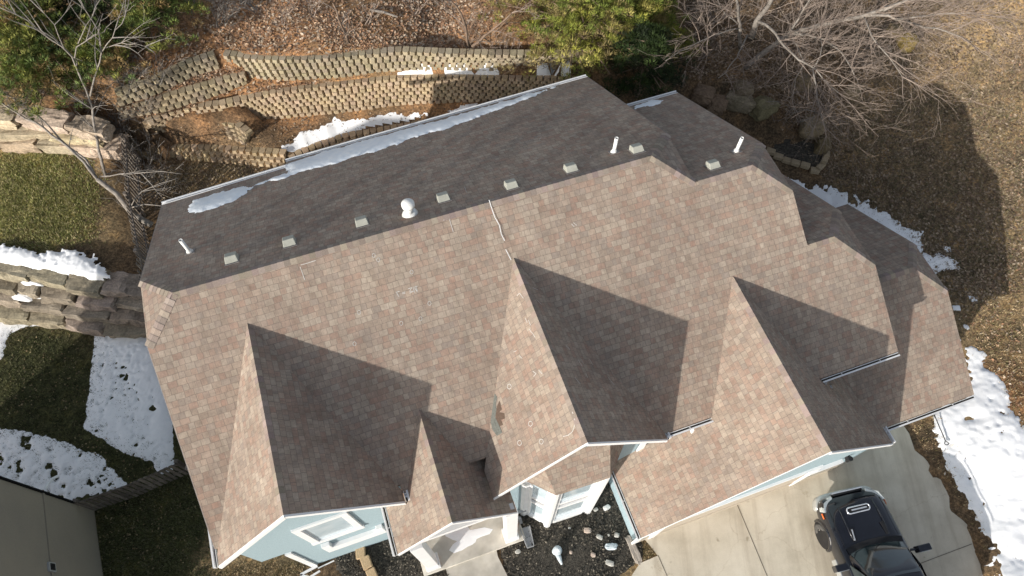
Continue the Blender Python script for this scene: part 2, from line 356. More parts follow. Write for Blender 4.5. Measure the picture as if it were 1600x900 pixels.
for u, v, z, t in SITES:
    p = G(u, v, z); sites.append((p.x, p.y, z, t)); cv.append(p.to_2d()); cz.append(z)
for k in range(20):    # far ring and horizon
    a = 2*math.pi*k/20
    for R, zf in ((45, 1), (110, 1.6), (900, 2)):
        x, y = R*math.cos(a), R*math.sin(a)+2
        up = max(0, math.sin(a+.15))
        cv.append(Vector((x, y))); cz.append({45: up*9-.3*(1-up), 110: up*14-1, 900: up*16-2}[R])
r = delaunay_2d_cdt(cv, ce, [], 0, 1e-4)
tv, tf, ov = r[0], r[2], r[3]
tz = [sum(cz[j] for j in o)/len(o) if o else 0.0 for o in ov]
for i, o in enumerate(ov):
    if not o:
        tz[i] = min(((tv[i]-c).length, z) for c, z in zip(cv, cz))[1]
T0 = BVHTree.FromPolygons([(p.x, p.y, z) for p, z in zip(tv, tz)], [list(f) for f in tf])
def raw(x, y):
    h = T0.ray_cast(Vector((x, y, 100)), Vector((0,0,-1))); return h[0].z if h[0] else 0.0
# second pass: dense points
fine_v = list(cv[:fixed]); fine_e = [e for e in ce]; fine_z = list(cz[:fixed])
wl2d = [[p.to_2d() for p in w['Bl']] for w in WALLS.values()]+[[p.to_2d() for p in w['Tl']] for w in WALLS.values()]
bandpoly = []
for w in WALLS.values():
    bandpoly.append([(p.x, p.y) for p in w['Bl']]+[(p.x, p.y) for p in reversed(w['Tl'])])
rng = random.Random(3)
def inband(x, y, m=.22):
    for P in bandpoly:
        if sdist(x, y, P) > -m: return True
    return False
bb = [(min(p[0] for p in P)-.5, max(p[0] for p in P)+.5, min(p[1] for p in P)-.5, max(p[1] for p in P)+.5) for P in bandpoly]
def inband(x, y, m=.22):
    for P, q in zip(bandpoly, bb):
        if q[0] < x < q[1] and q[2] < y < q[3] and sdist(x, y, P) > -m: return True
    return False
st = .38
nx = int(52/st); ny = int(34/st)
for i in range(nx):
    for j in range(ny):
        x = -26+i*st+rng.uniform(-.1,.1); y = -14+j*st+rng.uniform(-.1,.1)
        if inband(x, y): continue
        fine_v.append(Vector((x, y))); fine_z.append(raw(x, y))
for k in range(40):
    a = 2*math.pi*k/40
    for R in (36, 45, 60, 85, 110, 180, 320, 900):
        x, y = R*math.cos(a), R*math.sin(a)+2; fine_v.append(Vector((x, y))); fine_z.append(raw(x*.998, y*.998))
r = delaunay_2d_cdt(fine_v, fine_e, [], 0, 1e-4)
tv, tf, ov = r[0], r[2], r[3]
tz = []; free = []
for i, o in enumerate(ov):
    if o: tz.append(sum(fine_z[j] for j in o)/len(o)); free.append(min(o) >= fixed)
    else: tz.append(raw(*tv[i])); free.append(False)
adj = [set() for _ in tv]
for f in tf:
    for a, b in zip(f, f[1:]+f[:1] if isinstance(f, list) else f[1:]+f[:1]): adj[a].add(b); adj[b].add(a)
for it in range(9):
    nz = list(tz)
    for i in range(len(tv)):
        if free[i] and adj[i]: nz[i] = .4*tz[i]+.6*sum(tz[j] for j in adj[i])/len(adj[i])
    tz = nz
PAVE = []   # world polygons under pavings, ground kept level and low there
def flat_zone(poly): PAVE.append(poly)
drive_px = [(1000,832),(960,740),(1150,690),(1405,655),(1450,720),(1500,790),(1525,850),(1545,930),(1560,1150),(900,1150),(930,985),(1000,880),(1028,868)]
drive = [G(u, v, .02) for u, v in drive_px]
bed1_px = [(775,838),(800,780),(960,720),(1000,835),(1005,870),(960,905),(880,960),(800,960),(792,900)]
bed1 = [G(u, v, 0) for u, v in bed1_px]
bed2_px = [(520,872),(620,800),(700,800),(692,868),(705,910),(725,980),(560,990),(540,915)]
bed2 = [G(u, v, 0) for u, v in bed2_px]
for P in (drive, bed1, bed2): flat_zone([(p.x, p.y) for p in P])
house_poly = [H2W(U(x, y, 0)) for x, y in ((-13.2,-7.6),(17.6,-10),(17.6,1),(7.6,8),(-12.2,6.8))]
for i in range(len(tv)):
    x, y = tv[i]
    if not free[i]: continue
    if abs(x) < 30 and -16 < y < 24:
        amp = .05
        if y < 0 and x > -9: amp = .02
        tz[i] += amp*fbm((x, y, 0), .9, 3)
        for P in PAVE:
            d = sdist(x, y, P)
            if d > -.25: tz[i] = min(tz[i], -.06 if d > 0 else tz[i]); 
tv3 = [(p[0], p[1], z) for p, z in zip(tv, tz)]
TB = BVHTree.FromPolygons(tv3, [list(f) for f in tf])
def TH(x, y):
    h = TB.ray_cast(Vector((x, y, 200)), Vector((0,0,-1))); return h[0].z if h[0] else 0.0
def GT(u, v, dz=0.0):       # pixel -> point on the terrain (+dz)
    h = TB.ray_cast(CAM, ray(u, v).normalized())
    p = h[0] if h[0] else G(u, v, 0)
    if dz: p = G(u, v, p.z+dz)
    return p
# ground colours per site type
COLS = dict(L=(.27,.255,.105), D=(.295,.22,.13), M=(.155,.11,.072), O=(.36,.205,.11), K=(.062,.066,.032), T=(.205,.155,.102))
me = bpy.data.meshes.new('ground'); me.from_pydata(tv3, [], [list(f) for f in tf])
A = me.color_attributes.new('tint', 'FLOAT_COLOR', 'POINT')
for i, p in enumerate(tv3):
    x = p[0]+1.0*fbm((p[0]*.8, p[1]*.8, 3.3), 1, 3); y = p[1]+1.0*fbm((p[0]*.8, p[1]*.8, 9.1), 1, 3); s = [0,0,0]; t = 0
    for sx_, sy_, sz_, ty in sites:
        w = 1/((x-sx_)**2+(y-sy_)**2+.15)**2.2; c = COLS[ty]; t += w
        s[0] += w*c[0]; s[1] += w*c[1]; s[2] += w*c[2]
    A.data[i].color = (s[0]/t, s[1]/t, s[2]/t, 1)
m, nt, b = newmat('ground_cover')
a = N(nt, 'ShaderNodeVertexColor'); a.layer_name = 'tint'
g1 = noise_n(nt, 14, 6, .75); g2 = noise_n(nt, 1.6, 5, .65); g3 = noise_n(nt, 5.5, 5, .7)
c = mix(nt, 1, a.outputs[0], ramp(nt, g1, [(.3,(.28,.28,.3)),(.5,(.95,.95,.95)),(.68,(2.1,2.0,1.8))]), 'MULTIPLY')
c = mix(nt, 1, c, ramp(nt, g2, [(.28,(.5,.56,.6)),(.52,(1,1,1)),(.74,(1.5,1.34,1.1))]), 'MULTIPLY')
c = mix(nt, 1, c, ramp(nt, g3, [(.32,(.68,.66,.64)),(.7,(1.28,1.25,1.2))]), 'MULTIPLY')
nt.links.new(c, b.inputs['Base Color']); b.inputs['Roughness'].default_value = 1; b.inputs['Specular IOR Level'].default_value = .1
bump(nt, b, g1, .8, .05)
me.materials.append(m)
for p in me.polygons: p.use_smooth = True
bm = bmesh.new(); bm.from_mesh(me); bmesh.ops.recalc_face_normals(bm, faces=bm.faces)
bm.faces.ensure_lookup_table()
if sum(f.normal.z for f in bm.faces) < 0: bmesh.ops.reverse_faces(bm, faces=bm.faces)
bm.to_mesh(me); bm.free()
ground = bpy.data.objects.new('ground', me); C.objects.link(ground); tag(ground, kind='structure')

# ------------------------------------------------------------------ paving
def sheet(name, pts, z, mat, kind='structure', thick=.08):
    mb = MB(); mb.prism([(p[0], p[1]) for p in pts], z-thick, z); o = mb.build(name, mat); tag(o, kind=kind) if kind else None; return o
sheet('driveway', drive, .02, concrete_mat())
mb = MB()
def strip(mb, a, b, w, z): mb.beam((a[0],a[1],z),(b[0],b[1],z), w, .004)
for (a, b_) in (((1150,785),(1215,940)),((1420,887),(1518,850)),((1028,868),(1075,975)),((1075,975),(1215,940))):
    strip(mb, G(*a,0), G(*b_,0), .016, .024)
tag(mb.build('driveway_joint', M['joint']), kind='structure')
walk_px = [(690,868),(771,838),(778,870),(788,890),(800,915),(830,975),(760,1010),(712,950),(700,900)]
sheet('walkway', [G(u, v, 0) for u, v in walk_px], .03, M['concrete2'])
def bed(name, poly, z=.0):
    xs = [p[0] for p in poly]; ys = [p[1] for p in poly]; P = [(p[0], p[1]) for p in poly]
    mb = MB(); st = .09; idx = {}
    nx = int((max(xs)-min(xs))/st)+2; ny = int((max(ys)-min(ys))/st)+2
    vs = []; fs = []
    for i in range(nx):
        for j in range(ny):
            x = min(xs)+i*st; y = min(ys)+j*st; d = sdist(x, y, P)
            if d > -.12:
                idx[i,j] = len(vs); vs.append((x, y, z+.03*fbm((x,y,0), 6, 3)-(0.06 if d < 0 else 0)))
    for i in range(nx):
        for j in range(ny):
            q = [(i,j),(i+1,j),(i+1,j+1),(i,j+1)]
            if all(k in idx for k in q): fs.append([idx[k] for k in q])
    mb.add(vs, fs); o = mb.build(name, M['mulch'], smooth=True); tag(o, kind='structure'); return o
bed('mulch_bed', bed1, .0); bed('mulch_bed', bed2, .0)

P5 = [(q.x, q.y) for q in [GT(u, v) for u, v in ((1203,232),(1228,220),(1262,222),(1287,240),(1282,258),(1268,263),(1240,252),(1215,244))]]
vs = []; idx = {}; fs = []
for i in range(40):
    for j in range(40):
        x = min(q[0] for q in P5)-.1+i*.08; y = min(q[1] for q in P5)-.1+j*.08
        if sdist(x, y, P5) > -.06: idx[i,j] = len(vs); vs.append((x, y, TH(x, y)+.03+.02*fbm((x, y, 0), 5, 2)))
for (i, j) in list(idx):
    k = [(i,j),(i+1,j),(i+1,j+1),(i,j+1)]
    if all(q in idx for q in k): fs.append([idx[q] for q in k])
mb = MB(); mb.add(vs, fs); tag(mb.build('mulch_bed', M['mulch'], smooth=True, recalc=False), kind='structure')
# ------------------------------------------------------------------ house
house = thing('house', 'large house with a tan and red-brown shingle roof, many gables and pale blue walls', 'house', (0,0,0), AL)
p, pb, p4 = .573, .549, .567
Y2, Y3, Y4, z4 = -1.161, -4.146, -5.287, -5.457
fz = lambda y: p*y
def slab(poly, name='roof', mat=None, thick=.11, parent=None):
    P = [Vector(q) for q in poly]
    n = Vector((0,0,0))
    for i in range(len(P)):
        a = P[i]; b_ = P[(i+1) % len(P)]; n += Vector(((a.y-b_.y)*(a.z+b_.z), (a.z-b_.z)*(a.x+b_.x), (a.x-b_.x)*(a.y+b_.y)))
    if n.z < 0: P.reverse(); n = -n
    n.normalize(); up = (Vector((0,0,1))-n*n.z)
    up = up.normalized() if up.length > 1e-4 else Vector((0,1,0)); ux = up.cross(n)
    mb = MB(); k = len(P); off = random.uniform(0, 3)
    uv = [(q.dot(ux)+off, q.dot(up)) for q in P]
    vs = P+[q-Vector((0,0,thick)) for q in P]
    fs = [tuple(range(k)), tuple(range(2*k-1, k-1, -1))]+[(i+k, (i+1) % k+k, (i+1) % k, i) for i in range(k)]
    uvs = [uv, list(reversed(uv))]+[[uv[i], uv[(i+1) % k], uv[(i+1) % k], uv[i]] for i in range(k)]
    mb.add(vs, fs, uvs)
    return mb.build(name, mat or M['shingle'], parent or house)
def Us(*pts): return [U(*q) for q in pts]
def FP(x, y): return (x, y, fz(y))
slab(Us(FP(-11.11,0), FP(5.76,0), FP(7.09,-1.18), FP(9.42,-1.161), FP(10.7,-2.32), FP(10.7,-4.146), FP(11.84,-4.146), FP(13.19,-5.47), FP(13.19,-8.45),
        FP(2.9,-8.45), FP(2.9,-7.9), FP(-2.9,-7.9), FP(-2.9,-7.3), FP(-4.7,-7.3), FP(-4.7,-7.5), FP(-6.1,-7.5), FP(-6.1,-7.25), FP(-12.34,-7.25), FP(-12.34,-1.25)), 'roof')
slab(Us((-11.11,0,0),(-12.34,1.3,-.717),(-12.34,6.68,-3.67),(-7.23,7.07,-3.88),(-7.22,7.64,-4.19),(7.07,8.25,-4.53),(7.09,1.23,-.678),(5.76,0,0)), 'roof')
slab(Us((-11.11,0,0),(-12.34,-1.25,-.717),(-12.34,1.3,-.717)), 'roof_clip')
slab(Us((5.76,0,0),(7.09,-1.18,-.678),(7.09,1.23,-.678)), 'roof_clip')
B2 = lambda x, y: (x, y, p*Y2-pb*(y-Y2)); B3 = lambda x, y: (x, y, p*Y3-pb*(y-Y3)); B4 = lambda x, y: (x, y, z4-p4*(y-Y4)); F4 = lambda x, y: (x, y, z4+p4*(y-Y4))
slab(Us(B2(6.7,Y2), B2(9.42,Y2), B2(10.7,.04), B2(10.7,6.0), B2(6.7,5.97)), 'roof')
slab(Us(FP(9.42,Y2), FP(10.7,-2.32), (10.7,.04,-1.33)), 'roof_clip')
slab(Us(B3(10.3,Y3), B3(11.84,Y3), B3(13.19,-2.77), B3(13.19,1.9), B3(10.3,1.9)), 'roof')
slab(Us(FP(11.84,Y3), FP(13.19,-5.47), B3(13.19,-2.77)), 'roof_clip')
slab(Us(B4(12.6,Y4), B4(16.35,Y4), B4(17.65,-4.05), B4(17.65,-.34), B4(12.6,-.34)), 'roof')
slab(Us(F4(11.4,Y4), F4(16.35,Y4), F4(17.65,-6.53), F4(17.63,-10.53), F4(13.17,-10.53), F4(12.03,-8.4), F4(11.4,-7.3)), 'roof')
slab(Us((16.35,Y4,z4), F4(17.65,-6.53), B4(17.65,-4.05)), 'roof_clip')
# cross gables
def gable(gx, gz, gy, wl, wr, gp, backL=None, backR=None, zl=None, zr=None):
    by = gz/p
    zl = gz-gp*wl; zr = gz-gp*wr
    e = .004
    # left slope
    if backL is None: backL = [(gx-wl, zl/p, zl)]
    if backR is None: backR = [(gx+wr, zr/p, zr)]
    slab(Us((gx, gy, gz), (gx, by, gz), *backL, (gx-wl, gy, zl)), 'gable_roof')
    slab(Us((gx, gy, gz), (gx, by, gz), *backR, (gx+wr, gy, zr)), 'gable_roof')
    return zl, zr
g1 = gable(-9.205, -.807, -7.811, 3.114, 3.114, 1.107)
g2 = gable(-.114, -1.033, -8.67, 3.104, 3.48, 1.084)
g3 = gable(7.518, -2.505, -11.213, 5.641, 5.604, 1.048,
    backL=[(7.518-2.235, -8.45, -4.84), (5.2, -8.2, -4.93), (1.877, -8.2, -8.415)], backR=[(9.76,-8.45,-4.855),(9.76,-8.2,-4.86),(11.95,-8.2,-7.15),(13.122,-10.44,-8.378)])
g4 = gable(-4.741, -3.023, -9.201, 2.113, 2.2, 1.089, backL=[(-5.93,-7.5,-4.31),(-5.93,-7.3,-4.31),(-6.854,-7.3,-5.32)], backR=[(-2.95,-6.2,-4.97),(-2.54,-7.0,-5.42)])

# ridge and hip caps
mm_, nt_, b_ = newmat('cap_shingle_tinted')
va = N(nt_, 'ShaderNodeVertexColor'); va.layer_name = 'tint'
cc = mix(nt_, 1, va.outputs[0], ramp(nt_, noise_n(nt_, 60, 3), [(.3,(.235,.19,.16)),(.7,(.345,.29,.245))]), 'MULTIPLY'); nt_.links.new(cc, b_.inputs['Base Color']); b_.inputs['Roughness'].default_value = .95
def capline(a, b_, n1, n2, w=.13, lift=.005):
    a = U(*a); b_ = U(*b_); d = (b_-a); L = d.length; d.normalize(); n = max(1, int(L/.142)); sides = []
    for nn in (n1, n2):
        nn = Vector(nn).normalized(); s_ = d.cross(nn).normalized()
        if s_.x*nn.x+s_.y*nn.y < 0: s_ = -s_
        sides.append((s_, nn))
    cap = MB()
    for i in range(n):
        q0 = a+d*(L*i/n); q1 = a+d*(L*(i+1)/n); k = .8+.4*random.random(); z0 = lift+.008; z1 = lift
        cc = (k, k*(.93+.1*random.random()), k*(.92+.1*random.random()))
        for s_, nn in sides:
            t0 = q0+Vector((0,0,z0)); t1 = q1+Vector((0,0,z1)); e0 = q0+s_*w+nn*z0; e1 = q1+s_*w+nn*z1
            cap.add([t0, t1, e1, e0, e1-nn*.02, e0-nn*.02], [(0,1,2,3),(3,2,4,5)], col=cc)
    cap.build('ridge_cap', mm_, house, recalc=False)
nF, nBk = (0,-p,1), (0,pb,1)
def n3(a, b_, c_):
    n_ = (Vector(b_)-Vector(a)).cross(Vector(c_)-Vector(a)); return tuple(n_ if n_.z > 0 else -n_)
capline((-11.11,0,0),(5.76,0,0), nF, nBk); capline((7.2,Y2,p*Y2),(9.42,Y2,p*Y2), nF, nBk); capline((10.8,Y3,p*Y3),(11.84,Y3,p*Y3), nF, nBk); capline((13.3,Y4,z4),(16.35,Y4,z4), nF, nBk)
for gx, gz, gy, gp in ((-9.205,-.807,-7.811,1.107),(-.114,-1.033,-8.67,1.084),(7.518,-2.505,-11.213,1.048),(-4.741,-3.023,-9.201,1.089)):
    capline((gx,gy,gz),(gx,gz/p,gz), (-gp,0,1), (gp,0,1))
for r_, f_, k_ in (((-11.11,0,0),(-12.34,-1.25,-.717),(-12.34,1.3,-.717)),((5.76,0,0),(7.09,-1.18,-.678),(7.09,1.23,-.678)),((9.42,Y2,p*Y2),(10.7,-2.32,-1.33),(10.7,.04,-1.33)),((11.84,Y3,p*Y3),(13.19,-5.47,p*-5.47),(13.19,-2.77,-3.13)),((16.35,Y4,z4),(17.65,-6.53,-6.162),(17.65,-4.05,-6.16))):
    nc = n3(r_, f_, k_); capline(r_, f_, nF, nc); capline(r_, k_, nBk, nc)

# fascia boards
def fascia(a, b_, w=.05, h=.17, lift=.012, name='fascia'):
    a = U(*a); b_ = U(*b_); mb = MB(); d = (b_-a).normalized(); sd = Vector((d.y,-d.x,0)).normalized()
    vs = []
    for q in (a, b_):
        for s_, z_ in ((0,lift),(w,lift),(w,lift-h),(0,lift-h)): vs.append(q+sd*s_+Vector((0,0,z_)))
    mb.add(vs, [(0,1,2,3),(7,6,5,4),(0,4,5,1),(1,5,6,2),(2,6,7,3),(3,7,4,0)])
    return mb.build(name, M['white'], house)
def gfascia(gx, gz, gy, wl, wr, gp, a=.05, b=.045):
    fascia((gx-wl,gy,gz-gp*wl),(gx,gy,gz), a); fascia((gx,gy,gz),(gx+wr,gy,gz-gp*wr), b)
gfascia(-9.205,-.807,-7.811,3.114,3.114,1.107); gfascia(-.114,-1.033,-8.67,3.104,3.48,1.084,.02,.04)
gfascia(7.518,-2.505,-11.213,5.641,5.604,1.048,.012,.035); gfascia(-4.741,-3.023,-9.201,2.113,2.2,1.089,.022,.03)
fascia((7.07,8.25,-4.53),(-7.22,7.64,-4.19),.02); fascia((-7.23,7.07,-3.88),(-12.34,6.68,-3.67),.02); fascia((10.7,6.0,-4.61),(6.9,5.97,-4.58),.02)
for a, b_ in (((-12.34,-7.25,fz(-7.25)),(-12.34,-1.25,-.717)),((-12.34,1.3,-.717),(-12.34,6.68,-3.67)),((7.07,8.25,-4.53),(7.09,1.23,-.678)),((10.7,6,-4.6),(10.7,.04,-1.33)),((13.19,-8.45,fz(-8.45)),(13.19,-5.47,fz(-5.47))),((17.63,-10.53,-8.43),(17.65,-6.53,-6.16)),((17.65,-4.05,-6.16),(17.65,-.34,-8.26)),((13.19,-2.77,-3.13),(13.19,1.9,-5.7))):
    o = fascia(a, b_, -.014, .13, -.002, 'drip_edge'); o.data.materials[0] = M['darkmetal']
# gutters
def gutter(a, b_, side=1, w=.105, drop=.02):
    a = U(*a); b_ = U(*b_); d = (b_-a).normalized(); sd = Vector((d.y,-d.x,0)).normalized()*side; off = sd*.022
    mb = MB(); vs = []; prof = [(0,0),(0,-.1),(w*.75,-.1),(w,.005),(w-.042,.005),(w*.75-.03,-.085),(.012,-.085),(.012,0)]
    for q in (a, b_):
        for s_, z_ in prof: vs.append(q+off+sd*s_+Vector((0,0,z_-drop)))
    k = len(prof); mb.add(vs, [(i,(i+1)%k,(i+1)%k+k,i+k) for i in range(k)]+[tuple(range(k)), tuple(range(2*k-1,k-1,-1))])
    o = mb.build('gutter', M['white'], house)
    m2 = MB(); L = (b_-a).length
    m2.add([a+off+sd*.016+Vector((0,0,-drop-.06)), b_+off+sd*.016+Vector((0,0,-drop-.06)), b_+off+sd*(w*.82-.02)+Vector((0,0,-drop-.06)), a+off+sd*(w*.82-.02)+Vector((0,0,-drop-.06))], [(0,1,2,3)])
    m2.build('gutter_dark_strip', M['gutterdark'], o)  # dark sheet running along inside the gutter
    n = max(1, int(L/1.1))
    for i in range(n):
        m3 = MB(); q = a.lerp(b_, (i+.5)/n)+off; m3.beam(q+Vector((0,0,-drop-.004)), q+sd*w+Vector((0,0,-drop-.004)), .02, .008); m3.build('gutter_strap', M['white'], o)
    return o
gutter((3.42,-8.45,fz(-8.45)),(5.29,-8.45,fz(-8.45)))
gutter((9.85,-8.45,fz(-8.45)),(13.19,-8.45,fz(-8.45)))
gutter((13.2,-10.53,-8.43),(17.63,-10.53,-8.43))
gutter((-6.05,-7.5,fz(-7.5)),(-5.95,-7.5,fz(-7.5)))
gutter((-6.854,-7.3,-5.324),(-6.854,-9.2,-5.324),1)
gutter((1.877,-8.2,-8.417),(1.877,-11.21,-8.417),1)
gutter((-6.091,-7.3,-4.254),(-6.091,-7.811,-4.254), -1)
gutter((3.366,-8.45,-4.805),(3.366,-8.67,-4.805), -1)
gutter((-12.34,-6.4,-4.27),(-12.34,-7.811,-4.27),1)
gutter((13.122,-10.5,-8.378),(13.122,-11.213,-8.378), -1)
gutter((7.07,8.25,-4.53),(-7.22,7.64,-4.19), 1); gutter((-7.23,7.07,-3.88),(-12.34,6.68,-3.67), 1); gutter((10.7,6.0,-4.6),(7.3,5.97,-4.58), 1)

# walls: plan points, top profile
def wall(a, b_, tops, z0=-12.4, t=.18, name='wall', mat=None, inward=1):
    # a,b_ plan survey pts; tops list of (t along, z survey)
    A_ = Vector((a[0]*S, a[1]*S, 0)); B_ = Vector((b_[0]*S, b_[1]*S, 0)); d = (B_-A_); nrm = Vector((d.y,-d.x,0)).normalized()*t*-inward
    front = [A_+Vector((0,0,(z0+GZ)*S)), B_+Vector((0,0,(z0+GZ)*S))]+[A_+d*tt+Vector((0,0,(z+GZ)*S)) for tt, z in reversed(tops)]
    k = len(front); vs = front+[v+nrm for v in front]; mb = MB()
    mb.add(vs, [tuple(range(k)), tuple(range(2*k-1,k-1,-1))]+[(i,i+k,(i+1)%k+k,(i+1)%k) for i in range(k)])
    return mb.build(name, mat or M['blue'], house)
dz = .14/S
Y1w, Y2w, Y3w, Y4w = -7.35, -8.2, -11.0, -8.9
# g1 front
wall((-11.15,Y1w),(-6.4,Y1w),[(0,-8.0),(1,-8.0)])
wall((-12.05,Y1w-.004),(-6.4,Y1w-.004),[(0,-.807-1.107*2.845-dz-.05),(.5035,-.807-dz-.05),(1,-.807-1.107*2.805-dz-.05)], z0=-8.0)
wall((-6.4,Y1w),(-6.4,-6.9),[(0,-4.4),(1,-4.4)]); wall((-6.4,-6.9),(-4.7,-6.9),[(0,-4.25),(1,-4.25)]); wall((-4.7,-6.6),(-2.8,-6.6),[(0,-4.05),(1,-4.05)])
wall((-2.8,-6.9),(-2.8,Y2w),[(0,-4.3),(1,-4.3)],inward=1)
wall((-2.8,Y2w),(3.0,Y2w),[(0,-1.033-1.084*2.686-dz-.04),(.463,-1.033-dz-.04),(1,-1.033-1.084*3.114-dz-.04)])
wall((3.0,Y2w),(3.0,-7.9),[(0,-4.75),(1,-4.75)]); wall((3.0,-7.9),(12.9,-7.9),[(0,-4.75),(1,-4.75)])
wall((2.25,-8.0),(2.25,Y3w),[(0,-8.3),(1,-8.3)])
wall((2.25,Y3w),(12.75,Y3w),[(0,-2.505-1.048*5.268-dz-.04),(.5017,-2.505-dz-.04),(1,-2.505-1.048*5.232-dz-.04)])
wall((12.75,Y3w),(12.75,-10.1),[(0,-8.3),(1,-8.3)]); wall((12.75,-10.1),(17.25,-10.1),[(0,-8.5),(1,-8.5)])
wall((17.25,-10.1),(17.25,-.8),[(0,-8.4),(.43,-6.35),(.61,-6.35),(1,-8.3)]); wall((17.25,-.8),(12.9,-.8),[(0,-8.3),(1,-8.3)])
wall((12.9,-7.9),(12.9,1.5),[(0,-4.8),(.26,-3.4),(.56,-3.4),(1,-5.8)]); wall((12.9,1.5),(10.4,1.5),[(0,-5.8),(1,-5.8)])
wall((10.4,1.5),(10.4,5.6),[(0,-2.5),(1,-4.75)]); wall((10.4,5.6),(6.8,5.6),[(0,-4.75),(1,-4.75)])
wall((6.8,1.0),(6.8,7.8),[(0,-.85),(1,-4.6)]); wall((6.8,7.8),(-7.2,7.3),[(0,-4.6),(1,-4.35)]); wall((-7.2,6.9),(-11.2,6.3),[(0,-4.1),(1,-3.9)])
wall((-11.2,6.3),(-11.2,-7.3),[(0,-3.85),(.37,-1.05),(.56,-1.05),(1,-4.45)])

# g1 window and trims (x, z in survey units on plane y)
def frame_on(y, x0, x1, z1, z0, w=.14, d=.06, name='window', parent=None, pane=True, mull=None):
    f = MB(); yy = y*S
    X0, X1, Z0, Z1 = x0*S, x1*S, (z0+GZ)*S, (z1+GZ)*S
    f.box(((X0+X1)/2, yy-d/2, Z1-w/2), (X1-X0, d, w)); f.box(((X0+X1)/2, yy-d/2-.004, Z0+w/2), (X1-X0+.06, d+.02, w))
    f.box((X0+w/2, yy-d/2, (Z0+Z1)/2), (w, d, Z1-Z0-2*w)); f.box((X1-w/2, yy-d/2, (Z0+Z1)/2), (w, d, Z1-Z0-2*w))
    o = f.build(name, M['white'], parent or house, bevel=.006)
    if pane:
        g = MB(); g.box(((X0+X1)/2, yy-.008, (Z0+Z1)/2), (X1-X0-2*w+.02, .01, Z1-Z0-2*w+.02)); g.build('pane', M['pane'], o)
    if mull:
        s_ = MB()
        for q in mull: s_.box(((X0+X1)/2, yy-.025, Z0+(Z1-Z0)*q), (X1-X0-2*w, .035, .04))
        s_.build('sash_rail', M['white'], o)
    return o
frame_on(Y1w-.004, -10.02, -8.1, -4.72, -7.85, .17, .06)
# lower boxed window head with projecting ledge
led = MB(); led.box((-8.72*S, Y1w*S-.06, (-9.42+GZ)*S), (2.4*S, .12, .46)); led.box((-9.76*S, Y1w*S-.06, (-8.78+GZ)*S), (.22, .12, .4)); led.box((-7.66*S, Y1w*S-.06, (-8.85+GZ)*S), (.18, .12, .3)); led.build('window_ledge', M['white'], house, bevel=.01)
cb = MB(); cb.box((-11.08*S, Y1w*S-.02, (-10.2+GZ)*S), (.16, .05, 4.3*S)); cb.build('corner_board', M['white'], house)
cb = MB(); cb.box((2.93*S, Y2w*S-.02, (-6.4+GZ)*S), (.17, .05, 3.1*S)); cb.build('corner_board', M['white'], house)
cb = MB(); cb.box((2.28*S, Y3w*S-.02, (-10.3+GZ)*S), (.2, .06, 3.6*S)); cb.build('corner_board', M['white'], house)
# soffit return at g1 foot
# garage door
gd = MB(); x0, x1 = 3.2*S, 9.9*S; y = Y3w*S; ztop = (-9.1+GZ)*S
gd.box(((x0+x1)/2, y-.03, ztop+.09), (x1-x0+.4, .07, .18)); gd.box((x0-.1, y-.03, ztop/2), (.2, .07, ztop)); gd.box((x1+.1, y-.03, ztop/2), (.2, .07, ztop))
gdo = gd.build('garage_door', M['white'], house)
gp_ = MB()
for i in range(4): gp_.box(((x0+x1)/2, y-.012, ztop*(i+.5)/4), (x1-x0, .03, ztop/4-.02))
gp_.build('door_panel', M['tan'], gdo)
hd = MB(); hd.box((10.6*S, y-.05, (-9.6+GZ)*S), (1.1, .1, .16)); hd.build('door_header', M['white'], house)
band = MB(); band.box(((2.3+12.7)/2*S, y-.02, .12), (10.3*S, .05, .5)); band.build('wall_base_band', M['tan'], house)
# wall light
wl = MB(); c0 = Vector((11.5*S, y-.10, (-9.2+GZ)*S)); wl.box(c0+Vector((0,.07,0)), (.09,.05,.18)); wl.prism([(c0.x+.055*math.cos(a), c0.y+.055*math.sin(a)) for a in [k*math.pi/3 for k in range(6)]], c0.z-.13, c0.z+.10); wl.prism([(c0.x+.075*math.cos(a), c0.y+.075*math.sin(a)) for a in [k*math.pi/3 for k in range(6)]], c0.z+.10, c0.z+.14)
wl.build('wall_light', M['black'], house)

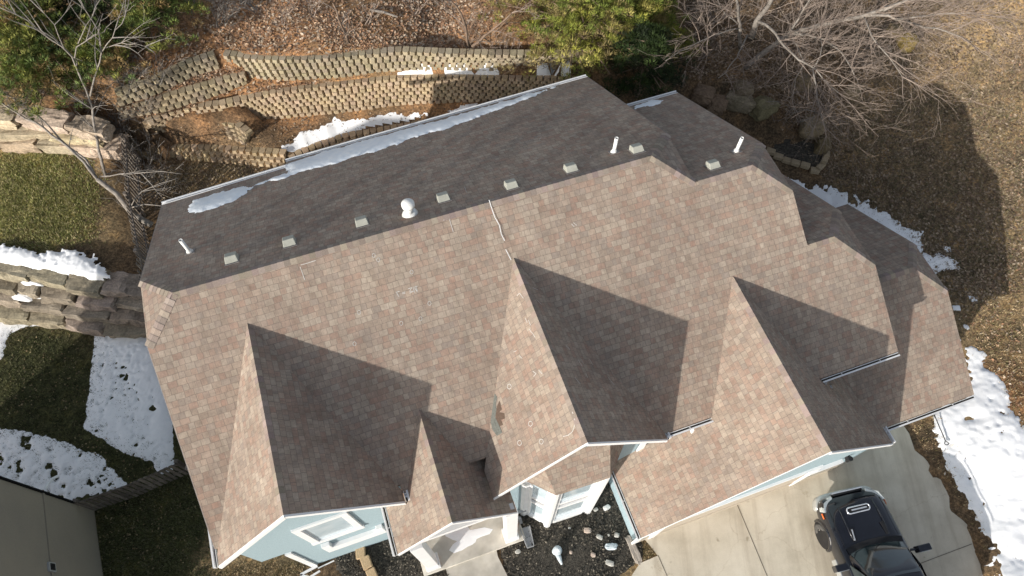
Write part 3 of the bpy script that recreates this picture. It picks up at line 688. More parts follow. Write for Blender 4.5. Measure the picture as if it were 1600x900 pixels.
# bay window
bz1, bz0 = -4.95, -12.3
Lb, Mb_, Rb, R2 = (-1.85,-8.22), (-1.04,-9.03), (.86,-9.08), (1.72,-8.22)
bay = bpy.data.objects.new('bay_window', None); C.objects.link(bay); bay.parent = house
def bayface(a, b_, win=True, name='bay_panel'):
    A_ = Vector((a[0]*S, a[1]*S, 0)); B_ = Vector((b_[0]*S, b_[1]*S, 0)); d = (B_-A_); L = d.length; d.normalize(); n = Vector((d.y,-d.x,0))
    z0, z1 = (bz0+GZ)*S, (bz1+GZ)*S
    R = Matrix(((d.x, -n.x, 0),(d.y, -n.y, 0),(0,0,1)))   # local x along, local y inward
    mb = MB(); cpt = lambda s_, o_, z_: A_+d*s_+n*o_+Vector((0,0,z_))
    pw = .2
    def bx(s0, s1, za, zb, o0, o1): mb.box(cpt((s0+s1)/2, (o0+o1)/2, (za+zb)/2), (s1-s0, o1-o0, zb-za), M=R)
    bx(0, pw, z0, z1, -.1, .03); bx(L-pw, L, z0, z1, -.1, .03)
    H_ = z1-z0
    for f0, f1, o1 in ((0,.07,.045),(.44,.475,.02),(.56,.595,.02),(.965,1,.03)): bx(pw, L-pw, z0+H_*f0, z0+H_*f1, -.1, o1)
    o = mb.build(name, M['white'], bay, bevel=.006)
    m2 = MB(); m2.box(cpt(L/2, -.05, z0+H_*.5175), (L-2*pw, .04, H_*.085), M=R); m2.build('spandrel', M['steel'], o)
    for f0, f1 in ((.07,.44),(.595,.965)):
        g = MB(); g.box(cpt(L/2, -.045, z0+H_*(f0+f1)/2), (L-2*pw, .02, H_*(f1-f0)), M=R); g.build('pane', M['pane'], o)
bayface(Lb, Mb_); bayface(Mb_, Rb); bayface(Rb, R2)
cp = MB()
for q in (Mb_, Rb, Lb): cp.prism([(q[0]*S+.12*math.cos(a), q[1]*S-.0+.12*math.sin(a)) for a in [math.pi/8+k*math.pi/4 for k in range(8)]], (bz0+GZ)*S, (bz1+GZ)*S-.01)
cp.build('corner_post', M['white'], bay)
def bo(q, k=.13): 
    return q
e = -.0
Le, Me, Re, R2e = (-1.98,-8.30,-4.93), (-1.09,-9.19,-4.93), (.93,-9.24,-4.93), (1.9,-8.27,-4.93)
tL, tR = (-1.35,-8.2,-3.75), (1.2,-8.2,-3.75)
for q in ((Me,Re,tR,tL),(Le,Me,tL,(-1.98,-8.2,-4.93)),(Re,R2e,(1.95,-8.2,-4.93),tR)): slab(Us(*q), 'bay_roof', parent=bay, thick=.07)

# porch
porch = [(-6.75,-9.35),(-2.15,-9.35),(-2.15,-6.9),(-6.3,-6.9),(-6.75,-7.4)]
mb = MB(); mb.prism([(x*S, y*S) for x, y in porch], -.1, .10); mb.build('porch_slab', M['concrete2'], house, bevel=.015)
for cx_, cy_ in ((-6.25,-8.95),(-2.72,-8.95)):
    mb = MB(); mb.box((cx_*S, cy_*S, .10+.14), (.42,.42,.28)); mb.box((cx_*S, cy_*S, 2.3), (.32,.32,4.0)); mb.build('porch_column', M['white'], house, bevel=.01)
mb = MB(); mb.beam((-6.4*S,-8.98*S,(-5.35+GZ)*S),(-2.6*S,-8.98*S,(-5.35+GZ)*S), .14, .2); mb.build('porch_beam', M['white'], house)
mb = MB(); mb.box((-4.3*S, -6.95*S, 1.25), (1.5,.06,2.3)); d_ = mb.build('door', M['doorwood'], house, bevel=.01)
mb = MB(); mb.tube([(-3.85*S,-7.0*S,1.1),(-3.85*S,-7.1*S,1.1),(-3.95*S,-7.1*S,1.1)], .015, 6); mb.build('door_handle', M['steel'], d_)
# roof penetrations
def ppos(u, v, sec=1):
    if sec == 1: return on_plane(u, v, (0, pb, 1), 0)
    return on_plane(u, v, (0, pb, 1), p*Y2+pb*Y2)
nB = Vector((0, pb, 1)).normalized()
for (u, v, s_) in ((363,407,1),(453,381,1),(566,350,1),(693,312,1),(799,292,1),(892,266,1),(995,236,1),(1114,261,2)):
    q = ppos(u, v, s_); mb = MB()
    R = Matrix(((1,0,0),(0,nB.z,nB.y),(0,-nB.y,nB.z)))
    mb.box(q+nB*.012, (.34,.38,.012), M=R)
    o = mb.build('box_vent', M['darkmetal'], house)
    mb = MB(); b0 = [(-.15,-.14),(.15,-.14),(.15,.15),(-.15,.15)]; t0 = [(-.13,-.11),(.13,-.11),(.13,.12),(-.13,.12)]
    vs = [q+R@Vector((x, y, .015)) for x, y in b0]+[q+R@Vector((x, y+(.05 if y < 0 else 0), .155)) for x, y in t0]
    mb.add(vs, [(0,1,2,3),(4,5,6,7),(0,1,5,4),(1,2,6,5),(2,3,7,6),(3,0,4,7)]); mb.build('vent_hood', M['vent'], o, bevel=.012)
for (u, v, s_, tilt) in ((297,394,1,(0,0)),(959,238,1,(0,0)),(1150,237,2,(0,0))):
    q = ppos(u, v, s_); mb = MB(); R = Matrix(((1,0,0),(0,nB.z,nB.y),(0,-nB.y,nB.z)))
    mb.box(q+nB*.01, (.24,.24,.012), M=R); o = mb.build('vent_pipe', M['darkmetal'], house)
    mb = MB(); mb.tube([q+Vector((0,0,0)), q+Vector((0,0,.1))], [.09,.055], 12); mb.build('pipe_boot', M['pvc'], o)
    mb = MB(); hgt = .55; n = 12; q0 = q; r1, r0 = .046, .036
    ring = [(r1,.02),(r1,hgt),(r0,hgt),(r0,.1)]
    vs = [q0+Vector((r*math.cos(2*math.pi*k/n), r*math.sin(2*math.pi*k/n), z)) for r, z in ring for k in range(n)]
    mb.add(vs, [(i*n+k, i*n+(k+1)%n, (i+1)*n+(k+1)%n, (i+1)*n+k) for i in range(3) for k in range(n)]+[tuple(3*n+k for k in range(n))])
    mb.build('pipe', M['pvc'], o, smooth=True)
# furnace flue with round cap
q = ppos(641, 335, 1); mb = MB()
mb.tube([q, q+Vector((0,0,.09)), q+Vector((0,0,.11))], [.2,.15,.13], 18); o = mb.build('flue', M['pvc'], house, smooth=True)
mb = MB(); mb.tube([q+Vector((0,0,.1)), q+Vector((0,0,.36))], .085, 16); mb.build('flue_pipe', M['pvc'], o, smooth=True)
mb = MB(); mb.tube([q+Vector((0,0,.34)), q+Vector((0,0,.36)), q+Vector((0,0,.45)), q+Vector((0,0,.5)), q+Vector((0,0,.525))], [.12,.155,.155,.11,.03], 20); mb.build('flue_cap', M['pvc'], o, smooth=True)
# white step flashing where the two front planes meet, chalk marks, missing shingles
def stroke(pts, plane, w=.02, name='chalk_mark', mat=None, lift=.006, closed=False):
    n, c = plane; nn = Vector(n).normalized(); P = [on_plane(u, v, n, c)+nn*lift for u, v in pts]
    w *= .72 if name == 'chalk_mark' else .5
    mb = MB()
    for a, b_ in zip(P, P[1:]):
        d = (b_-a); sd = d.cross(nn).normalized()*w/2; e_ = d.normalized()*w*.3
        mb.add([a-sd-e_, a+sd-e_, b_+sd+e_, b_-sd+e_], [(0,1,2,3)])
    return mb.build(name, mat or M['chalk'], house)
FPL = ((0,-p,1), 0); BPL = ((0,pb,1), 0); G2L = ((-1.084,0,1), -1.033+1.084*.114); G2R = ((1.084,0,1), -1.033-1.084*.114)
def circ(u, v, r=4): return [(u+r*.8*math.cos(a), v+r*math.sin(a)) for a in [k*math.pi/4 for k in range(9)]]
stroke([(764,313),(768,326),(773,340),(780,352),(783,366),(788,376)], FPL, .035, 'step_flashing', M['white'], .03)
stroke([(790,390),(794,398),(798,406)], FPL, .03, 'step_flashing', M['white'], .03)
for pts in ([(470,414),(481,411),(493,407)],[(469,417),(473,428),(476,437)],[(619,456),(623,463)],[(619,457),(624,455)],[(629,457),(633,456)],[(629,459),(633,458)],
    [(638,451),(644,449),(640,455),(646,455),(640,458)],[(646,451),(648,457)],[(648,450),(652,456)],[(649,447),(652,454)],[(646,449),(652,447)],[(693,344),(702,342),(708,362)],[(893,350),(897,354)],[(896,348),(901,352)]):
    stroke(pts, FPL, .022)
for u, v in ((584,399),(591,406),(643,425),(627,505),(657,498),(561,488),(554,537),(671,474)): stroke(circ(u, v, 3.2), FPL, .018)
for u, v in ((796,604),(829,662),(846,690),(812,692)): stroke(circ(u, v, 4), G2L, .022)
for pts in ([(893,640),(897,650),(899,662),(895,674),(888,680),(880,682)],[(821,497),(824,504)],[(826,500),(829,508)],[(827,514),(831,520)],[(832,520),(836,527)],[(808,462),(812,458),(818,466)],[(803,550),(807,548)],[(812,556),(816,560)],[(833,580),(838,584),(834,588)],[(842,578),(847,584)]):
    stroke(pts, G2L, .022)
for pts in ([(833,450),(840,453)],[(838,468),(846,476)],[(884,540),(890,546)],[(903,562),(909,572)],[(907,560),(911,568)],[(921,562),(926,570)],[(915,584),(918,590)],[(898,590),(906,600)],[(950,590),(960,602)],[(970,628),(974,634)],[(980,630),(984,634)]):
    stroke(pts, G2R, .02)
for pts in ([(840,217),(852,216)],[(843,218),(846,214)],[(832,234),(838,232)],[(820,252),(830,250)],[(836,249),(842,247)],[(848,253),(856,250)],[(796,275),(803,273)],[(914,240),(924,243),(922,247)],[(726,292),(729,301)],[(795,270),(803,274)]):
    stroke(pts, BPL, .014)
def patch(px, plane, mat, name, lift):
    n, c = plane; nn = Vector(n).normalized(); P = [on_plane(u, v, n, c)+nn*lift for u, v in px]; mb = MB()
    k = len(P); mb.add(P+[q-nn*lift*2 for q in P], [tuple(range(k))]+[(i,(i+1)%k,(i+1)%k+k,i+k) for i in range(k)]); return mb.build(name, mat, house)
patch([(771,613),(777,620),(775,632),(776,640),(774,652),(780,664),(785,676),(777,681),(770,672),(766,656),(763,652),(768,640),(770,626)], G2L, M['patchgrey'], 'missing_shingle_patch', .008)
patch([(777,634),(781,626),(784,640),(780,644),(788,646),(789,654),(783,656),(786,664),(780,666),(775,654),(775,644)], G2L, M['patchbrown'], 'missing_shingle_patch', .006)
# downspouts
def dspout(pts, name='downspout', mat=None, w=.08): 
    mb = MB()
    for a, b_ in zip(pts, pts[1:]): mb.beam(a, b_, w, w*.8)
    return mb.build(name, mat or M['white'], house, bevel=.01)
dspout([U(-3.5,-6.95,-4.45), U(-3.4,-7.0,-4.75), U(-3.3,-7.2,-4.66)])
mb = MB(); q = U(-3.42,-7.1,-4.28); mb.box(q, (.25,.22,.05)); mb.build('gutter_outlet', M['gutterdark'], house)  # dark box stands in for the shadowed gutter opening
dspout([W2H(G(822,797,.9)), W2H(G(806,801,.8)), W2H(G(793,806,.75)), W2H(G(794,812,.5)), W2H(G(812,809,.4)), W2H(G(814,817,.1))], mat=M['steel'], w=.09)
dspout([U(10.0,-8.62,-5.0), U(10.05,-8.7,-5.4), U(10.35,-8.75,-5.5)], mat=M['lead'])
dspout([U(10.35,-8.75,-5.45), U(10.6,-8.75,-5.9)], mat=M['lead'])
dspout([U(4.45,-8.62,-4.98), U(4.5,-8.62,-5.35)])

# roof-edge snow
def snow_patch(name, px, label, z=None, h=.07, seed=0, res=.07, edge=.22, holes=.0, mat=None, hs=2.2, speck=0, dz=0, steep=True):
    pts = [GT(u, v) for u, v in px]; P = [(q.x, q.y) for q in pts]
    xs = [q[0] for q in P]; ys = [q[1] for q in P]; x0 = min(xs)-.4; y0 = min(ys)-.4
    nx = int((max(xs)-x0+.4)/res)+2; ny = int((max(ys)-y0+.4)/res)+2; idx = {}; vs = []; fs = []
    for i in range(nx):
        for j in range(ny):
            x = x0+i*res; y = y0+j*res; d = sdist(x, y, P)
            if d < -.5: continue
            mk = d+edge*1.6*fbm((x, y, seed), 1.7, 4)+edge*.8*fbm((x, y, seed+5), 7, 2)
            if holes > 0: mk = min(mk, (.5-holes-fbm((x, y, seed+11), hs, 3))*.9)
            if speck:
                gg = fbm((x, y, seed+23), .9, 2); mk = min(mk, (.66-speck-.35*max(0, gg)-fbm((x, y, seed+17), 6.5, 2))*.6) if gg > -.1 else mk
            if mk < -.12: continue
            if steep and abs(TH(x, y+.1)-TH(x, y-.1)) > .22: continue
            idx[i,j] = len(vs)
            hh = h*(1-math.exp(-max(mk,0)*3)) if mk > 0 else mk*.6
            vs.append((x, y, TH(x, y)+dz+hh+.008*fbm((x,y,2), 2.2, 3)+.004))
    for i in range(nx):
        for j in range(ny):
            k = [(i,j),(i+1,j),(i+1,j+1),(i,j+1)]
            if all(q in idx for q in k): fs.append([idx[q] for q in k])
    if not fs: return
    mb = MB(); mb.add(vs, fs); o = mb.build(name, mat or M['snow'], smooth=True, recalc=False); tag(o, label, 'snow', kind='stuff'); return o
def roof_snow(px, plane, label, h=.05, seed=1):
    n, c = plane; nn = Vector(n).normalized(); P = [on_plane(u, v, n, c) for u, v in px]; P2 = [(q.x, q.y) for q in P]
    x0 = min(q.x for q in P)-.3; y0 = min(q.y for q in P)-.3; x1 = max(q.x for q in P)+.3; y1 = max(q.y for q in P)+.3; res = .055
    idx = {}; vs = []; fs = []
    zf = lambda x, y: ((c-n[0]*x/S-n[1]*y/S)+GZ)*S
    for i in range(int((x1-x0)/res)+1):
        for j in range(int((y1-y0)/res)+1):
            x = x0+i*res; y = y0+j*res; d = sdist(x, y, P2); mk = d+.16*fbm((x,y,seed), 2, 3)+.1*fbm((x,y,seed+4), 8, 2)
            if mk < -.06: continue
            idx[i,j] = len(vs); vs.append(H2W((x, y, zf(x, y)+(h*(1-math.exp(-mk*8)) if mk > 0 else mk*.8)+.004)))
    for (i, j) in list(idx):
        k = [(i,j),(i+1,j),(i+1,j+1),(i,j+1)]
        if all(q in idx for q in k): fs.append([idx[q] for q in k])
    mb = MB(); mb.add(vs, fs); o = mb.build('roof_snow', M['ice'], smooth=True, recalc=False); tag(o, label, 'snow', kind='stuff')
roof_snow([(292,327),(305,313),(345,300),(378,290),(392,294),(400,288),(448,270),(447,256),(520,233),(620,206),(720,178),(800,155),(880,131),(800,164),(740,186),(700,200),(650,214),(600,232),(560,244),(500,261),(465,271),(440,279),(400,289),(380,306),(345,322),(315,331),(295,333)], BPL, 'bluish snow and ice lying along the long back eave of the roof')
P2L = ((0,pb,1), p*Y2+pb*Y2)
roof_snow([(990,166),(1020,156),(1045,155),(1030,162),(1000,168),(992,172)], P2L, 'small snow remnant on the short back eave right of the long eave', .03, 3)

# ------------------------------------------------------------------ retaining walls
def block_wall(name, key, label, group=None, bw=.25, rowh=.135, tint=(1,1,1), depth=.24, lo=None):
    w = WALLS[key]; B_ = w['B']; T_ = w['T']; mb = MB(); rr = random.Random(key)
    n = max(1, int(round((w['zt']-w['zb'])/rowh)))
    for r_ in range(n):
        t = (r_+.5)/n
        m_ = 30; line = [along(B_, i/m_).lerp(along(T_, i/m_), t) for i in range(m_+1)]
        z = lerp(w['zb'], w['zt'], t); rh = (w['zt']-w['zb'])/n
        L = sum((line[i+1]-line[i]).to_2d().length for i in range(m_)); k = max(1, int(L/bw)); off = .5*(r_ % 2)
        for i in range(k):
            a = along(line, max(0, (i+off)/k)); b_ = along(line, min(1, (i+off+1)/k)); d = (b_-a); d.z = 0
            if d.length < .08: continue
            ln = d.length; d.normalize(); nrm = Vector((-d.y, d.x, 0)); c = (a+b_)/2; c.z = z
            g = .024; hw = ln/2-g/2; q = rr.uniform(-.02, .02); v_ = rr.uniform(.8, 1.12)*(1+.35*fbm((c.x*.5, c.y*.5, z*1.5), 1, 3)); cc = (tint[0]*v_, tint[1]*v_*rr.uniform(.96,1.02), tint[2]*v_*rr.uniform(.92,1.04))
            zt = rh/2-.006; zb = -rh/2+.006
            if r_ == n-1: dd = depth*1.1
            else: dd = depth
            # bevelled split-face: front centre pushed out, sides splayed
            prof = [(-hw, dd),(-hw, .025+q),(-hw*.62, -.045+q),(hw*.62, -.045+q+rr.uniform(-.01,.01)),(hw, .025+q),(hw, dd)]
            vs = [c+d*x+nrm*y+Vector((0,0,zb)) for x, y in prof]+[c+d*x*.97+nrm*(y+(.022 if y < .1 else 0))+Vector((0,0,zt)) for x, y in prof]
            kk = len(prof); mb.add(vs, [tuple(range(kk))[::-1], tuple(range(kk,2*kk))]+[(j,(j+1)%kk,(j+1)%kk+kk,j+kk) for j in range(kk)], col=cc)
    o = mb.build(name, M['block'], recalc=True); tag(o, label, 'retaining wall', group); return o
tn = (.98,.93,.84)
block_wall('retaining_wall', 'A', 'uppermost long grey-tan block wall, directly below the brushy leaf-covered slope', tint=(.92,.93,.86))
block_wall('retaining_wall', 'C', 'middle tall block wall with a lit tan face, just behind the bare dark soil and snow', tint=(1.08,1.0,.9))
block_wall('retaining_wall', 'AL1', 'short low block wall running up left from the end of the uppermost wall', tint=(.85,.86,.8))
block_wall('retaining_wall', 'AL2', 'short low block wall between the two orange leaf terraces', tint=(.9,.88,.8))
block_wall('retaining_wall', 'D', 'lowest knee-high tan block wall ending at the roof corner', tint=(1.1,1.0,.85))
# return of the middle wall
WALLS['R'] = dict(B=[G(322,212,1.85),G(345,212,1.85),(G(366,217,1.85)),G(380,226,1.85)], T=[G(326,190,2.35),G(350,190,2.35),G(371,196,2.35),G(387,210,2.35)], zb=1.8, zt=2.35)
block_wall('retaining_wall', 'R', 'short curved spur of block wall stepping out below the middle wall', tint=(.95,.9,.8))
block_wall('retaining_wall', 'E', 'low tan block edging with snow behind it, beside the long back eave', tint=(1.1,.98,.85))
mb = MB(); q0 = H2W(U(-4.6,-8.4,0)); vs = [Vector((q0.x, q0.y, .125))]; n = 22
for k in range(n):
    a = 2*math.pi*k/n; r_ = 1+.35*math.sin(3*a+1)+.2*math.sin(5*a); vs.append(Vector((q0.x+.55*r_*math.cos(a), q0.y+.32*r_*math.sin(a)+.08*math.cos(a), .103)))
mb.add(vs, [(0,1+k,1+(k+1)%n) for k in range(n)]); tag(mb.build('snow_patch', M['snow'], smooth=True), 'thin melting snow patch on the porch slab', 'snow', kind='stuff')
# garden edging at the right
eb = [(1203,238),(1215,246),(1228,252),(1242,256),(1257,260),(1272,268),(1281,262),(1288,250),(1290,241)]
for i, (u, v) in enumerate(eb):
    a = GT(u, v); mb = MB(); j = min(i+1, len(eb)-1); k = max(i-1, 0); dd = GT(*eb[j])-GT(*eb[k])
    mb.box((0,0,.06), (.34,.22,.17), col=(1.0,.95,.85)); o = mb.build('edging_block', M['block'], bevel=.025); o.location = a; o.rotation_euler.z = math.atan2(dd.y, dd.x)+random.uniform(-.1,.1)
    tag(o, 'tan concrete edging block bordering the small dark bed behind the right side of the house', 'edging block', 'edging blocks around the dark bed')
for i, (u, v) in enumerate(((565,864),(574,880),(583,899))):
    a = GT(u, v); mb = MB(); mb.box((0,0,.07), (.36,.27,.2), col=(1.25,1.1,.88)); o = mb.build('edging_block', M['block'], bevel=.02); o.location = (a.x, a.y, 0); o.rotation_euler.z = math.radians((100,116,118)[i])
    tag(o, ('pinkish concrete block touching the blue front wall below the window','middle tan concrete block in the row leading away from the blue front wall','tan concrete block farthest from the blue front wall in its row')[i], 'edging block', 'blocks edging the front bed')

# boulders
def rock_mesh(name, seed, sx, sy, sz, sub=3, boxy=.6):
    bm = bmesh.new(); bmesh.ops.create_cube(bm, size=2); bmesh.ops.subdivide_edges(bm, edges=bm.edges, cuts=sub*2, use_grid_fill=True)
    for v in bm.verts:
        s_ = v.co.normalized(); c = s_.lerp(v.co*.85, boxy)
        n_ = fbm(c+Vector((seed*3.1, seed, 0)), 1.1, 4); c = c*(1+.34*n_+.22*fbm(c+Vector((seed,0,3)), 2.6, 3))
        c.z += .12*fbm(c+Vector((0,seed,0)), .8, 2); v.co = Vector((c.x*sx, c.y*sy, c.z*sz))
    me = bpy.data.meshes.new(name); bm.to_mesh(me); bm.free()
    A = me.color_attributes.new('tint', 'FLOAT_COLOR', 'CORNER'); k = .85+.35*random.random(); kk = (k, k*random.uniform(.93,1.02), k*random.uniform(.85,1.0))
    for d_ in A.data: d_.color = (*kk, 1)
    return me
def boulder_wall(key, rows, label, lens=(.8,1.5), tint=(1,1,1), mat=None, thick=.42):
    w = WALLS[key]; root = thing('boulder_wall', label, 'boulder wall', along(w['B'], .5)); rr = random.Random(key+'x')
    H_ = w['zt']-w['zb']
    for r_ in range(rows):
        t = (r_+.5)/rows; line = [along(w['B'], i/20).lerp(along(w['T'], i/20), t) for i in range(21)]
        L = sum((line[i+1]-line[i]).to_2d().length for i in range(20)); s_ = -rr.uniform(0,.5)
        while s_ < L:
            ln = rr.uniform(*lens); c = along(line, (s_+ln/2)/L); a = along(line, max(0, s_/L)); b_ = along(line, min(1, (s_+ln)/L)); d = b_-a
            if d.to_2d().length < .15: s_ += ln; continue
            me_ = rock_mesh('boulder', rr.random()*50, ln*.56, thick*rr.uniform(.85,1.1), H_/rows*rr.uniform(.62,.8), 3, rr.uniform(.6,.85)); me_.materials.append(mat or M['boulder'])
            for d2 in me_.color_attributes['tint'].data: d2.color = (d2.color[0]*tint[0], d2.color[1]*tint[1], d2.color[2]*tint[2], 1)
            o = bpy.data.objects.new('boulder', me_); C.objects.link(o); o.parent = root
            nrm = Vector((-d.y, d.x, 0)).normalized()
            o.location = Vector((c.x, c.y, lerp(w['zb'], w['zt'], t)))+nrm*(thick*.35)-root.location; o.rotation_euler = (rr.uniform(-.1,.1), rr.uniform(-.08,.08), math.atan2(d.y, d.x)+rr.uniform(-.12,.12))
            s_ += ln*.97
    return root
boulder_wall('B', 4, 'curved wall of stacked grey-brown sandstone boulders with snow lying on them', (.8,1.9), thick=.5, tint=(1.12,1.12,1.15))
boulder_wall('P', 3, 'wall of long pale cream limestone slabs above the sunlit green lawn', (1.1,2.4), tint=(1.75,1.7,1.6), thick=.42)
for i, (u, v, sx, sy, sz, lb, tn_) in enumerate((
    (1152,163,.62,.32,.35,'long low mossy brown boulder, middle of the group behind the right roof corner',(1.08,1.05,0.88)),
    (1190,172,.5,.45,.4,'rounded mossy boulder right of the long low one behind the roof',(0.96,0.98,0.70)),
    (1098,152,.42,.35,.3,'brown boulder nearest the small back eave corner',(0.96,0.79,0.67)),
    (1118,168,.35,.32,.35,'upright brown boulder between the small eave and the long mossy boulder',(0.96,0.79,0.67)),
    (1266,202,.48,.42,.4,'tan boulder upslope of the small dark garden bed',(1.08,0.96,0.73)),
    (1283,228,.3,.34,.3,'small yellowish boulder beside the edging blocks of the dark bed',(.7,.62,.42)),
    (1160,140,.4,.3,.25,'dim boulder half hidden among twigs above the long mossy boulder',(0.88,0.81,0.67)),
    (1255,132,.42,.32,.28,'brown boulder under the drooping twigs of the big bare tree',(1.05,0.91,0.67)),
    (1330,145,.32,.3,.25,'small tan boulder on the leafy slope under the bare tree',(1.08,0.96,0.73)),
    (1412,72,.34,.3,.35,'yellow lichen-covered boulder on the slope under the bare tree',(1.0,.85,.35)),
    (1395,55,.3,.28,.3,'dull tan boulder just up-left of the yellow lichen boulder',(.75,.66,.45)),
    (183,212,.34,.28,.3,'pale broken stone among twigs beside the lattice fence',(1.9,1.8,1.6)),
    (195,222,.2,.2,.16,'small pale stone chip below the pale broken stone',(1.9,1.8,1.6)),
    (160,196,.4,.3,.3,'pale limestone block just right of the slab wall end',(1.7,1.6,1.45)),
    (152,222,.34,.26,.26,'pale limestone block below the slab wall end beside the fence',(1.5,1.4,1.25)),
    (178,236,.26,.22,.2,'tan broken stone at the foot of the pale broken stone',(1.4,1.25,1.05)),
    (212,225,.28,.2,.2,'tan broken stone at the left end of the lowest block wall',(1.4,1.25,1.05)),
    (193,457,.2,.16,.16,'small orange-brown rock at the house end of the boulder wall',(1.7,1.2,.5)))):
    me_ = rock_mesh('boulder', i*7.7+2, sx, sy, sz, 2, .55); me_.materials.append(M['boulder'])
    for d2 in me_.color_attributes['tint'].data: d2.color = (*tn_, 1)
    o = bpy.data.objects.new('boulder', me_); C.objects.link(o); q = GT(u, v); o.location = q+Vector((0,0,sz*.35)); o.rotation_euler = (0,.1,random.uniform(-.4,.4)); tag(o, lb, 'boulder')

# ------------------------------------------------------------------ snow on the ground
snow_patch('snow_patch', [(440,232),(470,208),(520,190),(560,186),(600,178),(700,170),(770,160),(800,154),(860,139),(900,128),(880,138),(800,162),(700,184),(600,199),(560,207),(520,216),(490,230),(455,238)], 'narrow snow strip behind the low tan edging and along the back eave', seed=1, edge=.15)
snow_patch('snow_patch', [(1228,280),(1262,290),(1300,288),(1335,306),(1380,328),(1405,345),(1440,362),(1448,392),(1490,408),(1496,416),(1462,424),(1470,450),(1478,480),(1440,440),(1400,390),(1320,335),(1240,300)], 'ragged snow strip along the foot of the right roof edge', seed=2, edge=.28, holes=.15, hs=2.8, speck=.16)
snow_patch('snow_patch', [(1500,530),(1530,548),(1545,575),(1568,600),(1575,640),(1597,660),(1625,700),(1640,800),(1640,960),(1570,960),(1560,900),(1548,850),(1520,795),(1495,755),(1480,725),(1470,700),(1458,672),(1462,640),(1500,628),(1520,600)], 'large bright snow field right of the driveway and snow shovel', seed=4, edge=.24, h=.08, holes=.07, hs=1.6, res=.055, speck=.12)
snow_patch('snow_patch', [(143,505),(228,512),(240,560),(255,610),(268,660),(272,705),(270,735),(248,745),(238,722),(200,712),(165,690),(128,670),(134,650),(140,600)], 'tall wedge of snow between the dark lawn and the left roof edge', seed=5, edge=.07, res=.045, holes=.12, hs=1.8, speck=.2)
snow_patch('snow_patch', [(-60,668),(0,668),(60,678),(110,695),(150,708),(180,735),(198,758),(180,766),(120,776),(100,800),(-80,790)], 'footprint-dotted snow patch beside the neighbouring wall', seed=6, edge=.12, res=.045, holes=.17, hs=3.2, speck=.18)
snow_patch('snow_patch', [(-20,392),(20,394),(60,399),(110,402),(150,408),(158,426),(172,438),(150,448),(100,440),(60,428),(-20,414)], 'jagged snow strip lying on top of the boulder wall', seed=7, edge=.26, res=.045, h=.1, dz=.24, steep=False, speck=.08)
snow_patch('snow_patch', [(-20,478),(0,480),(45,492),(82,503),(40,512),(15,520),(5,560),(-20,580)], 'snow patch in the corner below the boulder wall at the left edge', seed=8, edge=.12)
snow_patch('snow_patch', [(622,116),(645,113.5),(674,113.5),(672,116.5),(640,118)], 'thin snow streak on the terrace, left one of three', seed=9, edge=.03, res=.03, h=.05, dz=.02, steep=False)
snow_patch('snow_patch', [(700,112),(730,112.5),(776,114),(772,118),(730,116)], 'thin snow streak on the terrace, middle one of three', seed=10, edge=.03, res=.03, h=.05, dz=.02, steep=False)
snow_patch('snow_patch', [(843,112),(865,110),(890,110),(888,113.5),(860,115)], 'thin snow streak on the terrace, right one of three', seed=12, edge=.03, res=.03, h=.05, dz=.02, steep=False)
for i, (u, v) in enumerate(((1520,468),(1494,482),(1508,510),(1480,390))):
    snow_patch('snow_patch', [(u-6,v-5),(u+5,v-4),(u+8,v+4),(u-2,v+5)], ('tiny snow scrap on brown grass nearest the dark slope edge','tiny snow scrap by the right roof rake','snow scrap just above the large snow field','tiny snow scrap uphill of the ragged strip')[i], seed=20+i, edge=.08, res=.05)
for i, (u, v, w_, h_) in enumerate(((35,462,26,7),(90,452,20,8),(48,441,16,5),(150,439,16,6))):
    # lies on boulders
    z = lerp(0, 1.6, (500-v)/85)+.22; q = G(u, v, z); mb = MB(); vs = []; n = 16
    vs.append(q+Vector((0,0,.07)))
    for ring, (rr_, zz) in enumerate(((.6,.055),(1,0-.03))):
        for k in range(n):
            a = 2*math.pi*k/n; s_ = rr_*(1+.3*math.sin(a*3+i)+.15*math.sin(a*5+2*i)); vs.append(q+Vector((math.cos(a)*w_/43*s_, math.sin(a)*h_/43*s_-math.cos(a)*w_/43*.18*s_, zz)))
    fs = [(0,1+k,1+(k+1)%n) for k in range(n)]+[(1+k,1+n+k,1+n+(k+1)%n,1+(k+1)%n) for k in range(n)]
    mb.add(vs, fs); o = mb.build('snow_patch', M['snow'], smooth=True); tag(o, ('long snow lens low on the boulder wall at left','snow lens in the middle of the boulder wall','small snow lens high on the boulder wall at left','snow lens near the right end of the boulder wall')[i], 'snow', kind='stuff')

